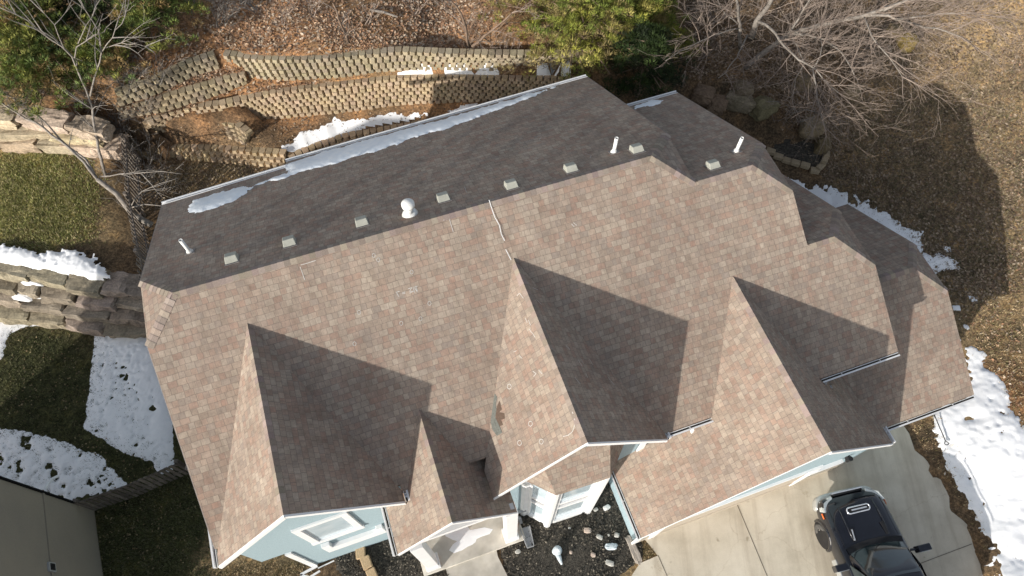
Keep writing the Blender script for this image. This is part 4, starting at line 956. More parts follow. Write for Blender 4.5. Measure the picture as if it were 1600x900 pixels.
# ------------------------------------------------------------------ fences
def picket_fence(name, line, hgt, label, pitch=.14, w=.09, tint=1.0, rails=True, lean=0):
    root = thing(name, label, 'fence', line[0]); L = sum((line[i+1]-line[i]).length for i in range(len(line)-1)); n = int(L/pitch); mb = MB(); rr = random.Random(len(label))
    for i in range(n+1):
        q = along(line, i/n); d = along(line, min(1, i/n+.01))-along(line, max(0, i/n-.01)); a = math.atan2(d.y, d.x); z = TH(q.x, q.y); hh = hgt*rr.uniform(.97,1.02); k = tint*rr.uniform(.7,1.5)
        R = Matrix.Rotation(a, 3, 'Z') @ Matrix.Rotation(rr.uniform(-.03,.03), 3, 'Y')
        mb.box(Vector((q.x, q.y, z+hh/2))-root.location, (w, .022, hh), M=R, col=(k,k,k*.97))
    mb.build('pickets', M['fence'], root)
    for zr in (.25, .85):
        m2 = MB(); P = [Vector((q.x, q.y, TH(q.x, q.y)+hgt*zr))-root.location for q in resample(line, 1.2)]
        for a, b_ in zip(P, P[1:]):
            d = (b_-a).normalized(); sd = Vector((d.y,-d.x,0))*.035; m2.beam(a-sd, b_-sd, .04, .085, col=(tint,)*3)
        m2.build('rail', M['fence'], root)
    P = resample(line, 2.3)
    for q in P:
        z = TH(q.x, q.y); m3 = MB(); m3.box(Vector((q.x, q.y+.06, z+hgt/2+.03))-root.location, (.1,.1,hgt+.1), col=(tint*1.1,)*3); m3.build('post', M['fence'], root)
    return root
fl = [GT(150,797), GT(215,775), GT(300,738)]
picket_fence('picket_fence', [Vector((q.x, q.y, 0)) for q in fl], 1.15, 'weathered grey picket fence running from the neighbouring wall to the left roof edge', .15, .10, 1.2)
fl = [G(128,133,5.4), G(158,205,4.2), G(188,300,3.0), G(212,400,2.7), G(225,478,2.0), G(258,580,1.2), G(294,700,1.1), G(298,738,1.1)]
picket_fence('picket_fence', [Vector((q.x, q.y, 0)) for q in fl], 1.35, 'long dark picket fence running downhill past the fallen trunk and the left roof edge', .17, .075, 2.0)

# ------------------------------------------------------------------ trees
def grow(mb, p0, d, L, r, depth, rr, droop=0.0, wander=.22, kids=(3,6), sides=4, spread=.8, minr=.004, shrink=.55):
    n = max(3, int(L/.28)) if depth > 0 else 3
    pts = [p0.copy()]; dd = d.normalized(); q = p0.copy(); nodes = []
    for i in range(n):
        dd = (dd+Vector((rr.uniform(-1,1), rr.uniform(-1,1), rr.uniform(-1,1)))*wander+Vector((0,0,-droop*(i/n)))).normalized()
        q = q+dd*(L/n); pts.append(q.copy()); nodes.append((q.copy(), dd.copy(), (i+1)/n))
    mb.tube(pts, [max(minr, r*(1-.8*i/n)) for i in range(n+1)], sides if r > .012 else 3, cap=False)
    if depth > 0:
        for _ in range(rr.randint(*kids)):
            q, dq, t = rr.choice(nodes); ax = Vector((rr.uniform(-1,1), rr.uniform(-1,1), rr.uniform(-.6,1)))
            nd = (dq*.9+ax*spread).normalized(); grow(mb, q, nd, L*shrink*rr.uniform(.7,1.2), max(minr, r*(1-.7*t)*.6), depth-1, rr, droop, wander, kids, sides, spread, minr, shrink)
def bare_tree(name, label, cat, limbs, ntw, L, seed, bark, twig, droop=.1, kids=(3,6), depth=2, group=None, minr=.0045, tr=.02, spread=.8):
    base = limbs[0][0][0]; root = thing(name, label, cat, base, group=group); rr = random.Random(seed); mb = MB(); mt = MB(); inv = -base
    for pts, r0, r1 in limbs:
        P = resample(pts, .35); P = [q+Vector((rr.uniform(-.03,.03), rr.uniform(-.03,.03), rr.uniform(-.03,.03))) if 0 < i < len(P)-1 else q for i, q in enumerate(P)]
        mb.tube([q+inv for q in P], [lerp(r0, r1, i/(len(P)-1)) for i in range(len(P))], 7)
        k = max(1, int(ntw*len(P)/20))
        for _ in range(k):
            i = rr.randint(max(1, len(P)//4), len(P)-1); d = (P[i]-P[i-1]).normalized(); nd = (d*.9+Vector((rr.uniform(-1,1), rr.uniform(-1,1), rr.uniform(-.5,1)))*spread).normalized()
            grow(mt, P[i]+inv, nd, L*rr.uniform(.5,1.2), tr*rr.uniform(.7,1.2), depth, rr, droop, .2, kids, 4, spread, minr)
    mb.build('trunk', bark, root, smooth=True, recalc=False); mt.build('branches', twig, root, recalc=False)
    return root
def LB(pxs, r0, r1): return ([G(u, v, z) for u, v, z in pxs], r0, r1)
g0 = GT(168,272).z
bare_tree('bare_tree', 'pale grey leafless sapling with forked trunk rising beside the dark fence', 'tree', [
    LB([(165,276,g0),(152,222,g0+1.2),(146,180,g0+2.0),(138,145,g0+2.7),(120,108,g0+3.4),(112,88,g0+3.8),(80,62,g0+4.4),(40,30,g0+5.1),(0,12,g0+5.6)], .055, .012),
    LB([(141,150,g0+2.6),(150,118,g0+3.2),(160,80,g0+4.0),(155,45,g0+4.6),(125,5,g0+5.3),(110,-20,g0+5.6)], .032, .009),
    LB([(160,80,g0+4.0),(180,50,g0+4.6),(195,32,g0+4.9),(200,10,g0+5.3)], .018,.006),
    LB([(165,75,g0+4.0),(190,68,g0+4.2),(215,70,g0+4.4),(240,73,g0+4.5)], .017,.006),
    LB([(117,90,g0+3.8),(122,68,g0+4.2),(145,60,g0+4.3),(163,50,g0+4.5)], .02,.009),
    LB([(100,75,g0+4.2),(85,40,g0+4.9),(55,0,g0+5.6)], .017,.006),
    LB([(122,68,g0+4.2),(135,38,g0+4.8),(145,25,g0+5.0)], .02,.008)], 16, 1.3, 11, M['bark'], M['twiggrey'], .02, (2,4), 1, spread=.7)
g1z = GT(235,352).z
bare_tree('fallen_tree', 'leaning dead trunk with two long poles reaching left over the lawn', 'fallen tree', [
    LB([(238,352,g1z+.3),(215,340,g1z+.6),(200,325,g1z+.9),(178,298,g1z+1.3),(152,280,g1z+1.6)], .11, .08),
    LB([(152,280,g1z+1.6),(138,262,g1z+1.9),(110,232,g1z+2.2),(60,195,g1z+2.6),(0,160,g1z+3.0),(-30,140,g1z+3.2)], .052, .02),
    LB([(152,280,g1z+1.6),(135,250,g1z+2.0),(100,222,g1z+2.3),(55,175,g1z+2.7),(0,142,g1z+3.1)], .04, .015),
    LB([(200,325,g1z+.9),(228,320,g1z+1.2),(255,322,g1z+1.3)], .03,.012),
    LB([(155,276,g1z+1.6),(200,270,g1z+1.7),(250,268,g1z+1.8),(285,272,g1z+1.8)], .025,.008),
    LB([(205,322,g1z+.9),(220,300,g1z+1.3),(255,285,g1z+1.5),(280,278,g1z+1.6)], .02,.008)], 7, 1.0, 12, M['bark'], M['twiggrey'], .02, (2,4), 1)
z0 = GT(1165,106).z
bare_tree('bare_tree', 'big spreading leafless tree with pale limbs over the shaded slope behind the right roof', 'tree', [
    LB([(1165,106,z0),(1195,80,z0+.9),(1230,55,z0+1.8),(1270,42,z0+2.5),(1310,33,z0+3.1),(1350,25,z0+3.6),(1400,8,z0+4.2),(1450,-12,z0+4.8)], .095, .045),
    LB([(1232,54,z0+1.9),(1262,54,z0+2.2),(1282,60,z0+2.5),(1300,70,z0+2.7),(1322,90,z0+2.9),(1335,118,z0+3.0)], .05, .012),
    LB([(1185,34,z0+2.2),(1205,44,z0+2.4),(1225,70,z0+2.6),(1250,95,z0+2.7),(1272,106,z0+2.7),(1290,130,z0+2.7),(1310,145,z0+2.6)], .05, .014),
    LB([(1238,56,z0+1.9),(1250,85,z0+2.2),(1258,100,z0+2.3),(1243,125,z0+2.2),(1238,150,z0+2.1)], .035, .01),
    LB([(1350,25,z0+3.6),(1385,25,z0+3.9),(1430,38,z0+4.1),(1480,50,z0+4.3),(1520,66,z0+4.4)], .05, .01),
    LB([(1350,25,z0+3.6),(1365,60,z0+3.8),(1390,90,z0+3.8),(1410,120,z0+3.7)], .035, .008),
    LB([(1380,16,z0+4.0),(1420,0,z0+4.4),(1480,-15,z0+4.9),(1530,-20,z0+5.2)], .05, .01),
    LB([(1400,30,z0+4.0),(1440,25,z0+4.4),(1490,20,z0+4.7),(1540,24,z0+4.9)], .035, .008),
    LB([(1230,55,z0+1.8),(1245,35,z0+2.6),(1265,0,z0+3.4)], .05, .02),
    LB([(1272,106,z0+2.7),(1285,80,z0+3.0),(1282,60,z0+2.9)], .02, .01),
    LB([(1270,106,z0+2.7),(1275,140,z0+2.6),(1282,175,z0+2.4),(1290,200,z0+2.2)], .028, .008)], 36, 1.5, 21, M['bark'], M['twig'], .10, (3,5), 2, minr=.003, tr=.017)
bare_tree('bare_tree', 'slim pale leafless tree with twin trunks left of the big spreading tree', 'tree', [
    LB([(1172,60,z0+.6),(1180,38,z0+1.6),(1195,15,z0+2.5),(1215,-12,z0+3.4)], .11, .06),
    LB([(1156,75,z0+.4),(1156,45,z0+1.4),(1153,15,z0+2.4),(1152,-15,z0+3.2)], .07, .04),
    LB([(1153,45,z0+1.5),(1130,50,z0+1.8),(1100,62,z0+2.1),(1070,78,z0+2.3),(1040,95,z0+2.4)], .03, .008),
    LB([(1168,55,z0+1.0),(1150,90,z0+1.4),(1135,112,z0+1.5),(1122,122,z0+1.5)], .03, .012),
    LB([(1156,40,z0+1.6),(1130,20,z0+2.1),(1120,-5,z0+2.6)], .025, .01)], 14, 1.5, 22, M['bark'], M['twig'], .06, (3,6), 2)
# small leafless shrubs and saplings
def shrub(u, v, h, seed, label, mat, n=7, lean=(0,0), group=None, depth=2, kids=(3,5), name='bare_shrub'):
    b0 = GT(u, v); root = thing(name, label, 'shrub', b0, group=group); rr = random.Random(seed); mb = MB()
    for _ in range(n):
        a = rr.uniform(0, 2*math.pi); grow(mb, Vector((rr.uniform(-.15,.15), rr.uniform(-.15,.15), -.05)), Vector((math.cos(a)*.7+lean[0], math.sin(a)*.7+lean[1], 1)), h*rr.uniform(.6,1.1), .014*h, depth, rr, .12, .2, kids, 3, .75, .0045)
    mb.build('stems', mat, root, recalc=False)
for i, (u, v, h, n, mt, lb) in enumerate((
    (345,40,2.0,11,'twiggrey','dense grey leafless bush above the left end of the uppermost wall'),
    (400,15,2.2,12,'twiggrey','dense grey leafless bush at the top edge between the left pine and the brush'),
    (440,45,1.5,9,'twig','brown leafless bush on the orange slope, left one'),
    (490,25,1.8,10,'twig','brown leafless bush on the slope around the thin dark stem'),
    (570,40,1.6,8,'twig','brown leafless bush in the middle of the leaf slope'),
    (650,25,1.6,8,'twig','brown leafless bush near the top centre of the picture'),
    (735,75,1.5,10,'barkbrown','reddish leafless bush right above the uppermost wall beside the pine'),
    (770,60,1.8,8,'barkbrown','leafless bush under the left side of the central pine'),
    (800,95,1.1,10,'twig','low pale twiggy bush drooping over the uppermost wall'),
    (200,205,1.3,12,'twiggrey','tangled grey bush at the left end of the middle wall'),
    (225,185,1.0,9,'twiggrey','small grey bush between the low walls and the fence'),
    (245,130,1.4,9,'twiggrey','thin leafless bush over the leftmost low wall'),
    (205,145,1.5,9,'twiggrey','leafless bush between the sapling and the leftmost low wall'),
    (60,150,1.1,12,'twiggrey','pale tangled bush above the limestone slab wall'),
    (20,140,1.2,12,'twiggrey','pale tangled bush at the left edge above the slab wall'),
    (95,145,.9,9,'twig','brownish twig clump above the right end of the slab wall'),
    (230,275,1.3,9,'twiggrey','sprawling leafless bush on the dark soil right of the sapling'),
    (190,235,1.3,10,'twiggrey','tangled grey brush between the broken pale stones and the lowest block wall'),
    (160,160,1.5,10,'twiggrey','grey brush at the top of the dark picket fence'),
    (255,300,1.2,8,'twiggrey','wispy grey brush between the picket fence and the left back eave'),
    (200,270,1.2,9,'twiggrey','grey brush right behind the picket fence beside the leaning trunk'),
    (300,15,2.0,9,'twiggrey','tall grey bush between the small green pine and the dense bush'),
    (30,170,1.1,10,'twiggrey','tangled pale brush hanging over the slab wall at the left edge'),
    (1170,130,1.3,10,'twig','bare bush under the slim twin-trunk tree'),
    (1215,185,1.1,9,'twig','bare bush upslope of the dark garden bed'),
    (1240,150,1.4,11,'twig','pale bare bush below the drooping limb of the big tree'),
    (1290,165,1.2,10,'twig','bare bush on the leafy slope right of the drooping limb'),
    (1330,110,1.5,11,'twig','bare bush beneath the middle of the big tree crown'),
    (1100,90,1.5,10,'twig','bare bush between the pine and the twin-trunk tree'),
    (1230,90,1.5,10,'twig','bare bush close to the base of the big bare tree'),
    (1120,30,1.8,11,'twig','tall bare bush right of the central pine'),
    (1250,20,1.8,11,'twig','tall bare bush behind the pale limbs of the big tree'),
    (1420,60,1.3,9,'twig','bare bush beneath the right part of the big tree crown'),
    (1340,40,1.6,10,'twig','bare bush behind the long pale limb'),
    (1380,10,1.5,10,'twig','bare bush at the top edge behind the big crown'))):
    shrub(u, v, h*(.8 if u < 850 else .95), 100+i, lb, M[mt], int(n*(1.3 if u < 260 else .6)), group='leafless shrubs on the slope')
shrub(1272,178,2.0,300,'slender grey leafless sapling upslope of the dark bed', M['twiggrey'], 3, (.1,-.2))
# thin saplings on the orange slope
for i, (pts, lb) in enumerate((([(545,66,5.5),(535,40,6.4),(520,5,7.4)], 'thin dark bare stem left of the fallen stick'),([(732,70,5.5),(728,50,6.2),(722,25,7.0),(700,-10,8)], 'reddish forked bare trunk above the uppermost wall'),([(738,72,5.5),(765,50,6.3),(800,20,7.2)], 'dark leaning bare stem reaching toward the central pine'))):
    bare_tree('bare_sapling', lb, 'tree', [LB(pts, .05, .02)], 16, 1.1, 50+i, M['barkbrown'], M['twig'], .04, (2,5), 2, group='thin saplings on the slope')
mb = MB(); P = [GT(580,20)+Vector((0,0,.12)), GT(600,24)+Vector((0,0,.15)), GT(622,30)+Vector((0,0,.1))]; mb.tube(P, [.04,.05,.03], 6); tag(mb.build('fallen_stick', M['bark'], recalc=False), 'pale broken stick lying on the orange leaf slope', 'stick')

# pines
def pine(name, u, v, zc, rad, hgt, n, seed, label, cols, base_z=None, blade=.17):
    for _ in range(8):
        ctr = G(u, v, zc); zc = .5*zc+.5*(TH(ctr.x, ctr.y)+hgt*.5+.55)
    ctr = G(u, v, zc); gz = TH(ctr.x, ctr.y); root = thing(name, label, 'pine tree', (ctr.x, ctr.y, gz)); rr = random.Random(seed)
    tr = MB(); top = Vector((0,0,zc-gz+hgt*.5)); tr.tube([Vector((0,0,-.1)), Vector((.05,0,top.z*.5)), top], [.14,.09,.02], 7)
    nd = MB()
    z0 = zc-gz-hgt*.5
    br = []
    for k in range(int(n/9)):
        t = rr.random()**.8; z = z0+hgt*t; R = rad*(1-t*.75)*rr.uniform(.65,1.12); a = rr.uniform(0, 2*math.pi)
        s_ = Vector((0,0,z)); e_ = Vector((math.cos(a)*R, math.sin(a)*R, z+R*rr.uniform(-.08,.22)))
        tr.tube([s_, s_.lerp(e_,.5)+Vector((0,0,.06)), e_], [.035,.022,.008], 4, cap=False)
        lobe = rr.uniform(.28,.5)
        cb_ = rr.choice(cols)
        for j in range(6):
            f = rr.uniform(.4, 1.08); q = s_.lerp(e_, f)+Vector((rr.gauss(0,lobe*.5), rr.gauss(0,lobe*.5), rr.gauss(0,lobe*.25)+.04))
            c0 = rr.choice(cols) if rr.random() < .35 else cb_; k_ = rr.uniform(.7,1.3); lr = rr.uniform(.09,.17)
            for b2 in range(64):
                o_ = Vector((rr.gauss(0,1), rr.gauss(0,1), abs(rr.gauss(0,.8)))).normalized()
                dr = (o_+Vector((0,0,.35))+Vector((rr.gauss(0,.25), rr.gauss(0,.25), rr.gauss(0,.25)))).normalized(); ln = blade*rr.uniform(.5,1.0); sd = dr.orthogonal(); sd.rotate(Matrix.Rotation(rr.uniform(0,6.28), 3, dr)); sd = sd*.0085
                kk = k_*rr.uniform(.8,1.2)*(.65+.5*o_.z); q2 = q+Vector((o_.x*lr, o_.y*lr, o_.z*lr*.7))  # top light put into the tint: needles paler toward each lobe's top
                nd.add([q2-sd, q2+sd, q2+dr*ln], [(0,1,2)], col=(c0[0]*kk, c0[1]*kk, c0[2]*kk))
    tr.build('trunk', M['barkbrown'], root, recalc=False); nd.build('needles', M['needle'], root, recalc=False)
YG = [(.40,.40,.075),(.30,.34,.065),(.46,.41,.12),(.22,.27,.055),(.38,.30,.13)]
DG = [(.035,.06,.018),(.05,.08,.02),(.03,.045,.02)]
OG = [(.32,.33,.08),(.22,.28,.07),(.40,.28,.12),(.15,.21,.06)]
pine('pine_tree', 900, 14, 7.0, 3.2, 2.6, 1500, 1, 'bright yellow-green pine behind the peak of the main back eave', YG)
pine('pine_tree', 1010, 28, 6.6, 2.0, 2.2, 800, 2, 'yellow-green pine just right of the brightest pine, above the small back eave', YG)
pine('pine_tree', 1005, 98, 4.2, 1.9, 1.8, 560, 3, 'dark shaded evergreen directly behind the two back eave corners', DG)  # shade on this foliage is put into its dark needle tint
pine('pine_tree', 960, -50, 8.0, 3.0, 3.0, 700, 13, 'pine at the top edge behind the brightest pine', YG)
pine('pine_tree', 40, 40, 7.2, 3.0, 2.4, 1300, 4, 'green and rusty pine in the upper left corner behind the grey sapling', OG)
pine('pine_tree', 60, 105, 5.7, 1.9, 1.5, 700, 5, 'low rusty green pine boughs above the limestone slab wall', OG)
pine('pine_tree', 235, 18, 7.8, 1.9, 1.8, 700, 6, 'small green pine at the top edge right of the grey sapling', OG)
pine('pine_tree', 140, -10, 7.4, 2.6, 2.4, 700, 7, 'dark pine at the top edge behind the sapling tips', DG)
pine('pine_tree', 150, 80, 5.6, 1.3, 1.2, 420, 8, 'low olive pine bough mass directly behind the sapling fork', OG)

# ------------------------------------------------------------------ loose leaves, tufts, chips
def scatter(name, label, polys, n, cols, size, seed, zfun=None, up=.5, cat='leaves', mat=None, lift=.02):
    rr = random.Random(seed); mb = MB(); areas = []
    for px in polys: areas.append(px)
    cnt = 0; tries = 0
    while cnt < n and tries < n*6:
        tries += 1; P = rr.choice(areas); us = [q[0] for q in P]; vs_ = [q[1] for q in P]
        u = rr.uniform(min(us), max(us)); v = rr.uniform(min(vs_), max(vs_))
        if not inpoly(u, v, P): continue
        if fbm((u*.012, v*.02, seed), 1, 3) < rr.uniform(-.5,.25): continue
        if zfun is None: u += rr.gauss(0,8); v += rr.gauss(0,6)
        q = GT(u, v) if zfun is None else zfun(u, v); s_ = size*rr.uniform(.6,1.4); a = rr.uniform(0, 6.28)
        R = Matrix.Rotation(a, 3, 'Z') @ Matrix.Rotation(rr.uniform(-up,up), 3, 'X') @ Matrix.Rotation(rr.uniform(-up,up), 3, 'Y'); c0 = rr.choice(cols); k = rr.uniform(.7,1.3)
        vs = [q+R@Vector(w_)*s_+Vector((0,0,lift)) for w_ in ((-.5,0,0),(0,-.32,.06),(.55,0,0),(0,.32,.06))]
        mb.add(vs, [(0,1,2,3)], col=tuple(x*k for x in c0)); cnt += 1
    o = mb.build(name, mat or M['leaf'], recalc=False); tag(o, label, cat, kind='stuff')
ORL = [(.42,.24,.14),(.34,.20,.12),(.50,.35,.23),(.24,.15,.095),(.55,.44,.33)]
TNL = [(.30,.23,.16),(.24,.17,.12),(.36,.28,.20),(.16,.11,.075)]
scatter('fallen_leaves', 'orange and tan fallen leaves covering the slope and terraces behind the house', [[(200,60),(330,30),(780,0),(900,90),(760,82),(620,78),(480,90),(340,82),(200,130)],[(190,165),(330,108),(385,112),(300,140),(200,172)],[(200,185),(400,128),(620,118),(470,138),(340,162),(230,192)],[(330,0),(780,0),(760,80),(340,80)]], 9000, ORL, .12, 1)
scatter('fallen_leaves', 'tan fallen leaves scattered over the shaded slope at right', [[(1080,0),(1600,0),(1600,450),(1500,480),(1400,340),(1290,280),(1180,130),(1080,120)]], 13000, TNL, .10, 2)
scatter('fallen_leaves', 'brown leaves on the bare soil behind the back eave', [[(260,205),(560,180),(820,165),(440,235),(260,225)],[(220,255),(440,258),(300,300),(230,330)]], 1500, TNL, .08, 3)
scatter('fallen_leaves', 'sparse pale leaves on the dark lawns beside the left roof edge', [[(150,760),(300,745),(345,890),(160,900)],[(130,680),(240,735),(190,760),(110,700)],[(10,520),(130,520),(130,640),(0,650)]], 450, [(.3,.24,.14),(.22,.16,.09)], .06, 4)
scatter('fallen_leaves', 'leaves on the sunny brown grass at the right edge', [[(1500,500),(1600,380),(1600,660),(1540,560)],[(1580,0),(1640,0),(1640,420),(1590,420)]], 1500, ORL, .08, 5)
CH = [(.08,.072,.058),(.13,.115,.09),(.03,.03,.027),(.17,.15,.12)]
scatter('mulch_chips', 'dark shredded mulch chips in the front beds', [bed1_px, bed2_px], 6500, CH, .06, 6, zfun=lambda u, v: G(u, v, .02), up=.9, cat='mulch', lift=.01)
def tufts(name, label, polys, n, cols, seed, hgt=.07):
    rr = random.Random(seed); mb = MB(); c = 0
    while c < n:
        P = rr.choice(polys); us = [q[0] for q in P]; vs_ = [q[1] for q in P]; u = rr.uniform(min(us), max(us)); v = rr.uniform(min(vs_), max(vs_))
        c += 1
        if not inpoly(u, v, P): continue
        u += rr.gauss(0,11); v += rr.gauss(0,9); q = GT(u, v)
        if any(sdist(q.x, q.y, PP) > -.05 for PP in PAVE): continue
        c0 = rr.choice(cols); k = rr.uniform(.7,1.4)
        for _ in range(4):
            a = rr.uniform(0,6.28); d = Vector((math.cos(a)*.5, math.sin(a)*.5, 1))*hgt*rr.uniform(.5,1.3); sd = Vector((-math.sin(a), math.cos(a), 0))*.014; o_ = Vector((rr.uniform(-.05,.05), rr.uniform(-.05,.05), -.01))
            mb.add([q+o_-sd, q+o_+sd, q+o_+d], [(0,1,2)], col=tuple(x*k for x in c0))
    o = mb.build(name, M['leaf'], recalc=False); tag(o, label, 'grass', kind='stuff')
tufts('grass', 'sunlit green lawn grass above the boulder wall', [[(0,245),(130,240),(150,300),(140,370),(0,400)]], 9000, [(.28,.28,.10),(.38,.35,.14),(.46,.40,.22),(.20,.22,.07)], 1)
tufts('grass', 'dry tan grass on the slopes and around the house', [[(1500,500),(1600,440),(1600,680),(1550,560)],[(350,890),(480,880),(480,960),(340,960)],[(240,250),(440,255),(260,320)],[(1390,660),(1460,640),(1560,900),(1520,840)],[(1000,840),(1030,865),(1005,880)]], 9000, [(.38,.29,.17),(.30,.22,.12),(.44,.35,.22),(.20,.17,.08)], 2)
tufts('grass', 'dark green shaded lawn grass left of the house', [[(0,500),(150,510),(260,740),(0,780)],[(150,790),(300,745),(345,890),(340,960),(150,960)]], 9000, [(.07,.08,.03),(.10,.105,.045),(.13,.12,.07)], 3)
tufts('grass', 'coarse winter grass on the shaded slope at right', [[(1300,200),(1600,100),(1600,450),(1500,480),(1300,290)]], 9000, [(.22,.185,.11),(.28,.225,.15),(.14,.13,.07)], 4)

# ------------------------------------------------------------------ neighbour
neigh = thing('neighbour_house', 'neighbouring house whose tall plain brown side wall fills the lower left corner', 'house', (0,0,0))
C0 = G(148,797,-.1); Cd = (G(162,900,-.1)-C0).normalized(); Cl = Vector((Cd.y, -Cd.x, 0))
if Cl.x > 0: Cl = -Cl
LN = (C0.y+9.5)/abs(Cd.y); HW = 6.6; C1 = C0+Cd*LN; D0 = C0+Cl*11; D1 = C1+Cl*11
m_, nt, b = newmat('brown_stucco')
f1 = noise_n(nt, 55, 4, .7); f2 = noise_n(nt, .5, 4, .6)
c = mix(nt, 1, ramp(nt, f1, [(.3,(.235,.205,.165)),(.7,(.31,.275,.225))]), ramp(nt, f2, [(.3,(.88,.88,.9)),(.7,(1.08,1.06,1.02))]), 'MULTIPLY')
nt.links.new(c, b.inputs['Base Color']); b.inputs['Roughness'].default_value = .95; bump(nt, b, f1, .5, .01)
mb = MB(); mb.prism([(q.x, q.y) for q in (C0, C1, D1, D0)], -.5, HW); mb.build('wall', m_, neigh)
E0, E1 = C0-Cd*.35-Cl*.12, C1+Cd*.35-Cl*.12; F0, F1 = D0-Cd*.35+Cl*.12, D1+Cd*.35+Cl*.12
zt_ = lambda q, z: Vector((q.x, q.y, z))
mid_a = (E0+F0)/2; mid_b = (E1+F1)/2
slab([zt_(E0,HW+.1), zt_(E1,HW+.1), zt_(mid_b,HW+1.4), zt_(mid_a,HW+1.4)], 'roof', M['nroof'], .12, neigh); slab([zt_(F0,HW+.1), zt_(F1,HW+.1), zt_(mid_b,HW+1.4), zt_(mid_a,HW+1.4)], 'roof', M['nroof'], .12, neigh)
def NP(u, v, lift=0):
    w = ray(u, v); nn = -Cl; t = (C0-CAM).dot(nn)/w.dot(nn); return CAM+w*t+nn*lift
mb = MB(); pa = NP(66,766,.012); pc = NP(78,886,.012); mb.beam(pa, pa+Cd*LN*.98, .05, .05); mb.build('wall_seam', m_, neigh)
mb = MB(); mb.beam(C0-Cl*.012+Vector((0,0,.1)), C0-Cl*.012+Vector((0,0,HW)), .06, .06, up=tuple(Cl)); mb.build('corner_trim', M['fence'], neigh)
e_ = NP(68,765,.04); mb = MB(); mb.tube([e_, e_-Cl*.05-Cd*.08, e_-Cl*.18-Cd*.22+Vector((0,0,-.02)), e_-Cl*.3-Cd*.28+Vector((0,0,-.12))], .04, 8); mb.build('pipe_elbow', M['white'], neigh)
q = NP(79,887,.03); mb = MB(); Rw = Matrix(((-Cl.x, Cd.x, 0),(-Cl.y, Cd.y, 0),(0,0,1))); mb.box(q, (.05,.24,.3), M=Rw); o = mb.build('wall_vent', M['lead'], neigh); mb = MB(); mb.box(q-Cl*.03, (.02,.17,.2), M=Rw); mb.build('vent_opening', M['black'], o)

# ------------------------------------------------------------------ front garden things
def stone(u, v, r, label, mat, zs=.5, cat='stone', asp=1.3):
    q = G(u, v, .05); me_ = rock_mesh('garden_stone', u*.37+v, r*asp*.66, r*.62, r*zs*.75, 2, .35); me_.materials.append(mat); o = bpy.data.objects.new('garden_stone', me_); C.objects.link(o); o.location = q; o.rotation_euler.z = random.uniform(-.6,.6); tag(o, label, cat)
stone(918,829,.14,'pink-tan stone in the dark mulch below the bay window', M['rockpink'])
stone(937,839,.12,'pale flat stone right of the pink-tan stone', M['rockgrey'])
stone(951,836,.06,'tiny white stone between the pale flat one and the round grey one', M['rockgrey'], asp=.8)
stone(964,836,.12,'round grey stone nearest the blue side wall', M['rockgrey'], .6, asp=1.0)
stone(955,854,.17,'blue-white lumpy stone in the dark mulch', M['rockblue'], .6, asp=1.7)
stone(927,867,.11,'reddish stone in the dark mulch left of the long pale one', M['rockpink'], .6, asp=1.1)
stone(953,880,.13,'long pale stone in the lower right of the mulch bed', M['rockgrey'], .4, asp=1.6)
stone(892,863,.08,'small pinkish stone beside the blue-grey garden figure', M['rockpink'], .7, asp=1.0)
stone(948,793,.13,'bright white stone in the narrow mulch strip by the garage wall', M['pvc'], .4, asp=1.4)
stone(931,796,.09,'grey stone at the right foot of the bay window', M['rockgrey'], .5)
stone(809,862,.10,'grey stone in the mulch beside the walkway', M['rockgrey'], .5)
stone(890,825,.05,'tiny pale stone under the bay window', M['rockgrey'], .5)
# slab beside garage corner
q = G(990,858,.03); me_ = rock_mesh('stone_slab', 5.5, .13, .46, .06, 3, .6); me_.materials.append(M['rocktan']); o = bpy.data.objects.new('stone_slab', me_); C.objects.link(o); o.location = q; o.rotation_euler.z = .35; tag(o, 'long flat tan stone slab at the garage corner', 'stone slab')
# crouching bird-like garden figure
q = G(870,862,.0); fig = thing('garden_figure', 'weathered blue-grey garden figure standing in the dark mulch', 'garden ornament', (q.x, q.y, 0), .2)
bm = bmesh.new()
for c_, r_ in (((0,0,.16),(.15,.13,.17)),((0,.02,.36),(.12,.11,.13)),((.02,.0,.52),(.09,.085,.09))):
    res_ = bmesh.ops.create_icosphere(bm, subdivisions=3, radius=1)
    for v_ in res_['verts']: v_.co = Vector((v_.co.x*r_[0]+c_[0], v_.co.y*r_[1]+c_[1], v_.co.z*r_[2]+c_[2]))*(1+.06*fbm(v_.co*2, 1, 3))
me_ = bpy.data.meshes.new('body'); bm.to_mesh(me_); bm.free(); me_.materials.append(M['rockblue']); o = bpy.data.objects.new('body', me_); C.objects.link(o); o.parent = fig
for p_ in me_.polygons: p_.use_smooth = True
mb = MB(); mb.tube([(0,-.05,.08),(.03,-.22,.07),(.06,-.38,.05)], [.09,.07,.03], 8); mb.build('tail', M['rockblue'], fig, smooth=True)
# splash tray
a = G(820,824,.05); b_ = G(829,855,.03); d = (b_-a); L = d.length; d.normalize(); sdv = Vector((d.y,-d.x,0)); mb = MB(); w0, w1 = .10, .12
def P_(s_, o_, z_): return a+d*s_+sdv*o_+Vector((0,0,z_))
mb.add([P_(0,-.15,0),P_(0,.15,0),P_(L,.10,0),P_(L,-.10,0)], [(0,1,2,3)])
for s1, s2 in (((0,-.15),(L,-.10)),((0,.15),(L,.10)),((L,-.10),(L,.10))): mb.beam(P_(s1[0],s1[1],.04), P_(s2[0],s2[1],.04), .025, .09)
tag(mb.build('splash_block', M['steel'], recalc=True), 'grey trough-shaped splash tray under the porch downspout', 'splash block')
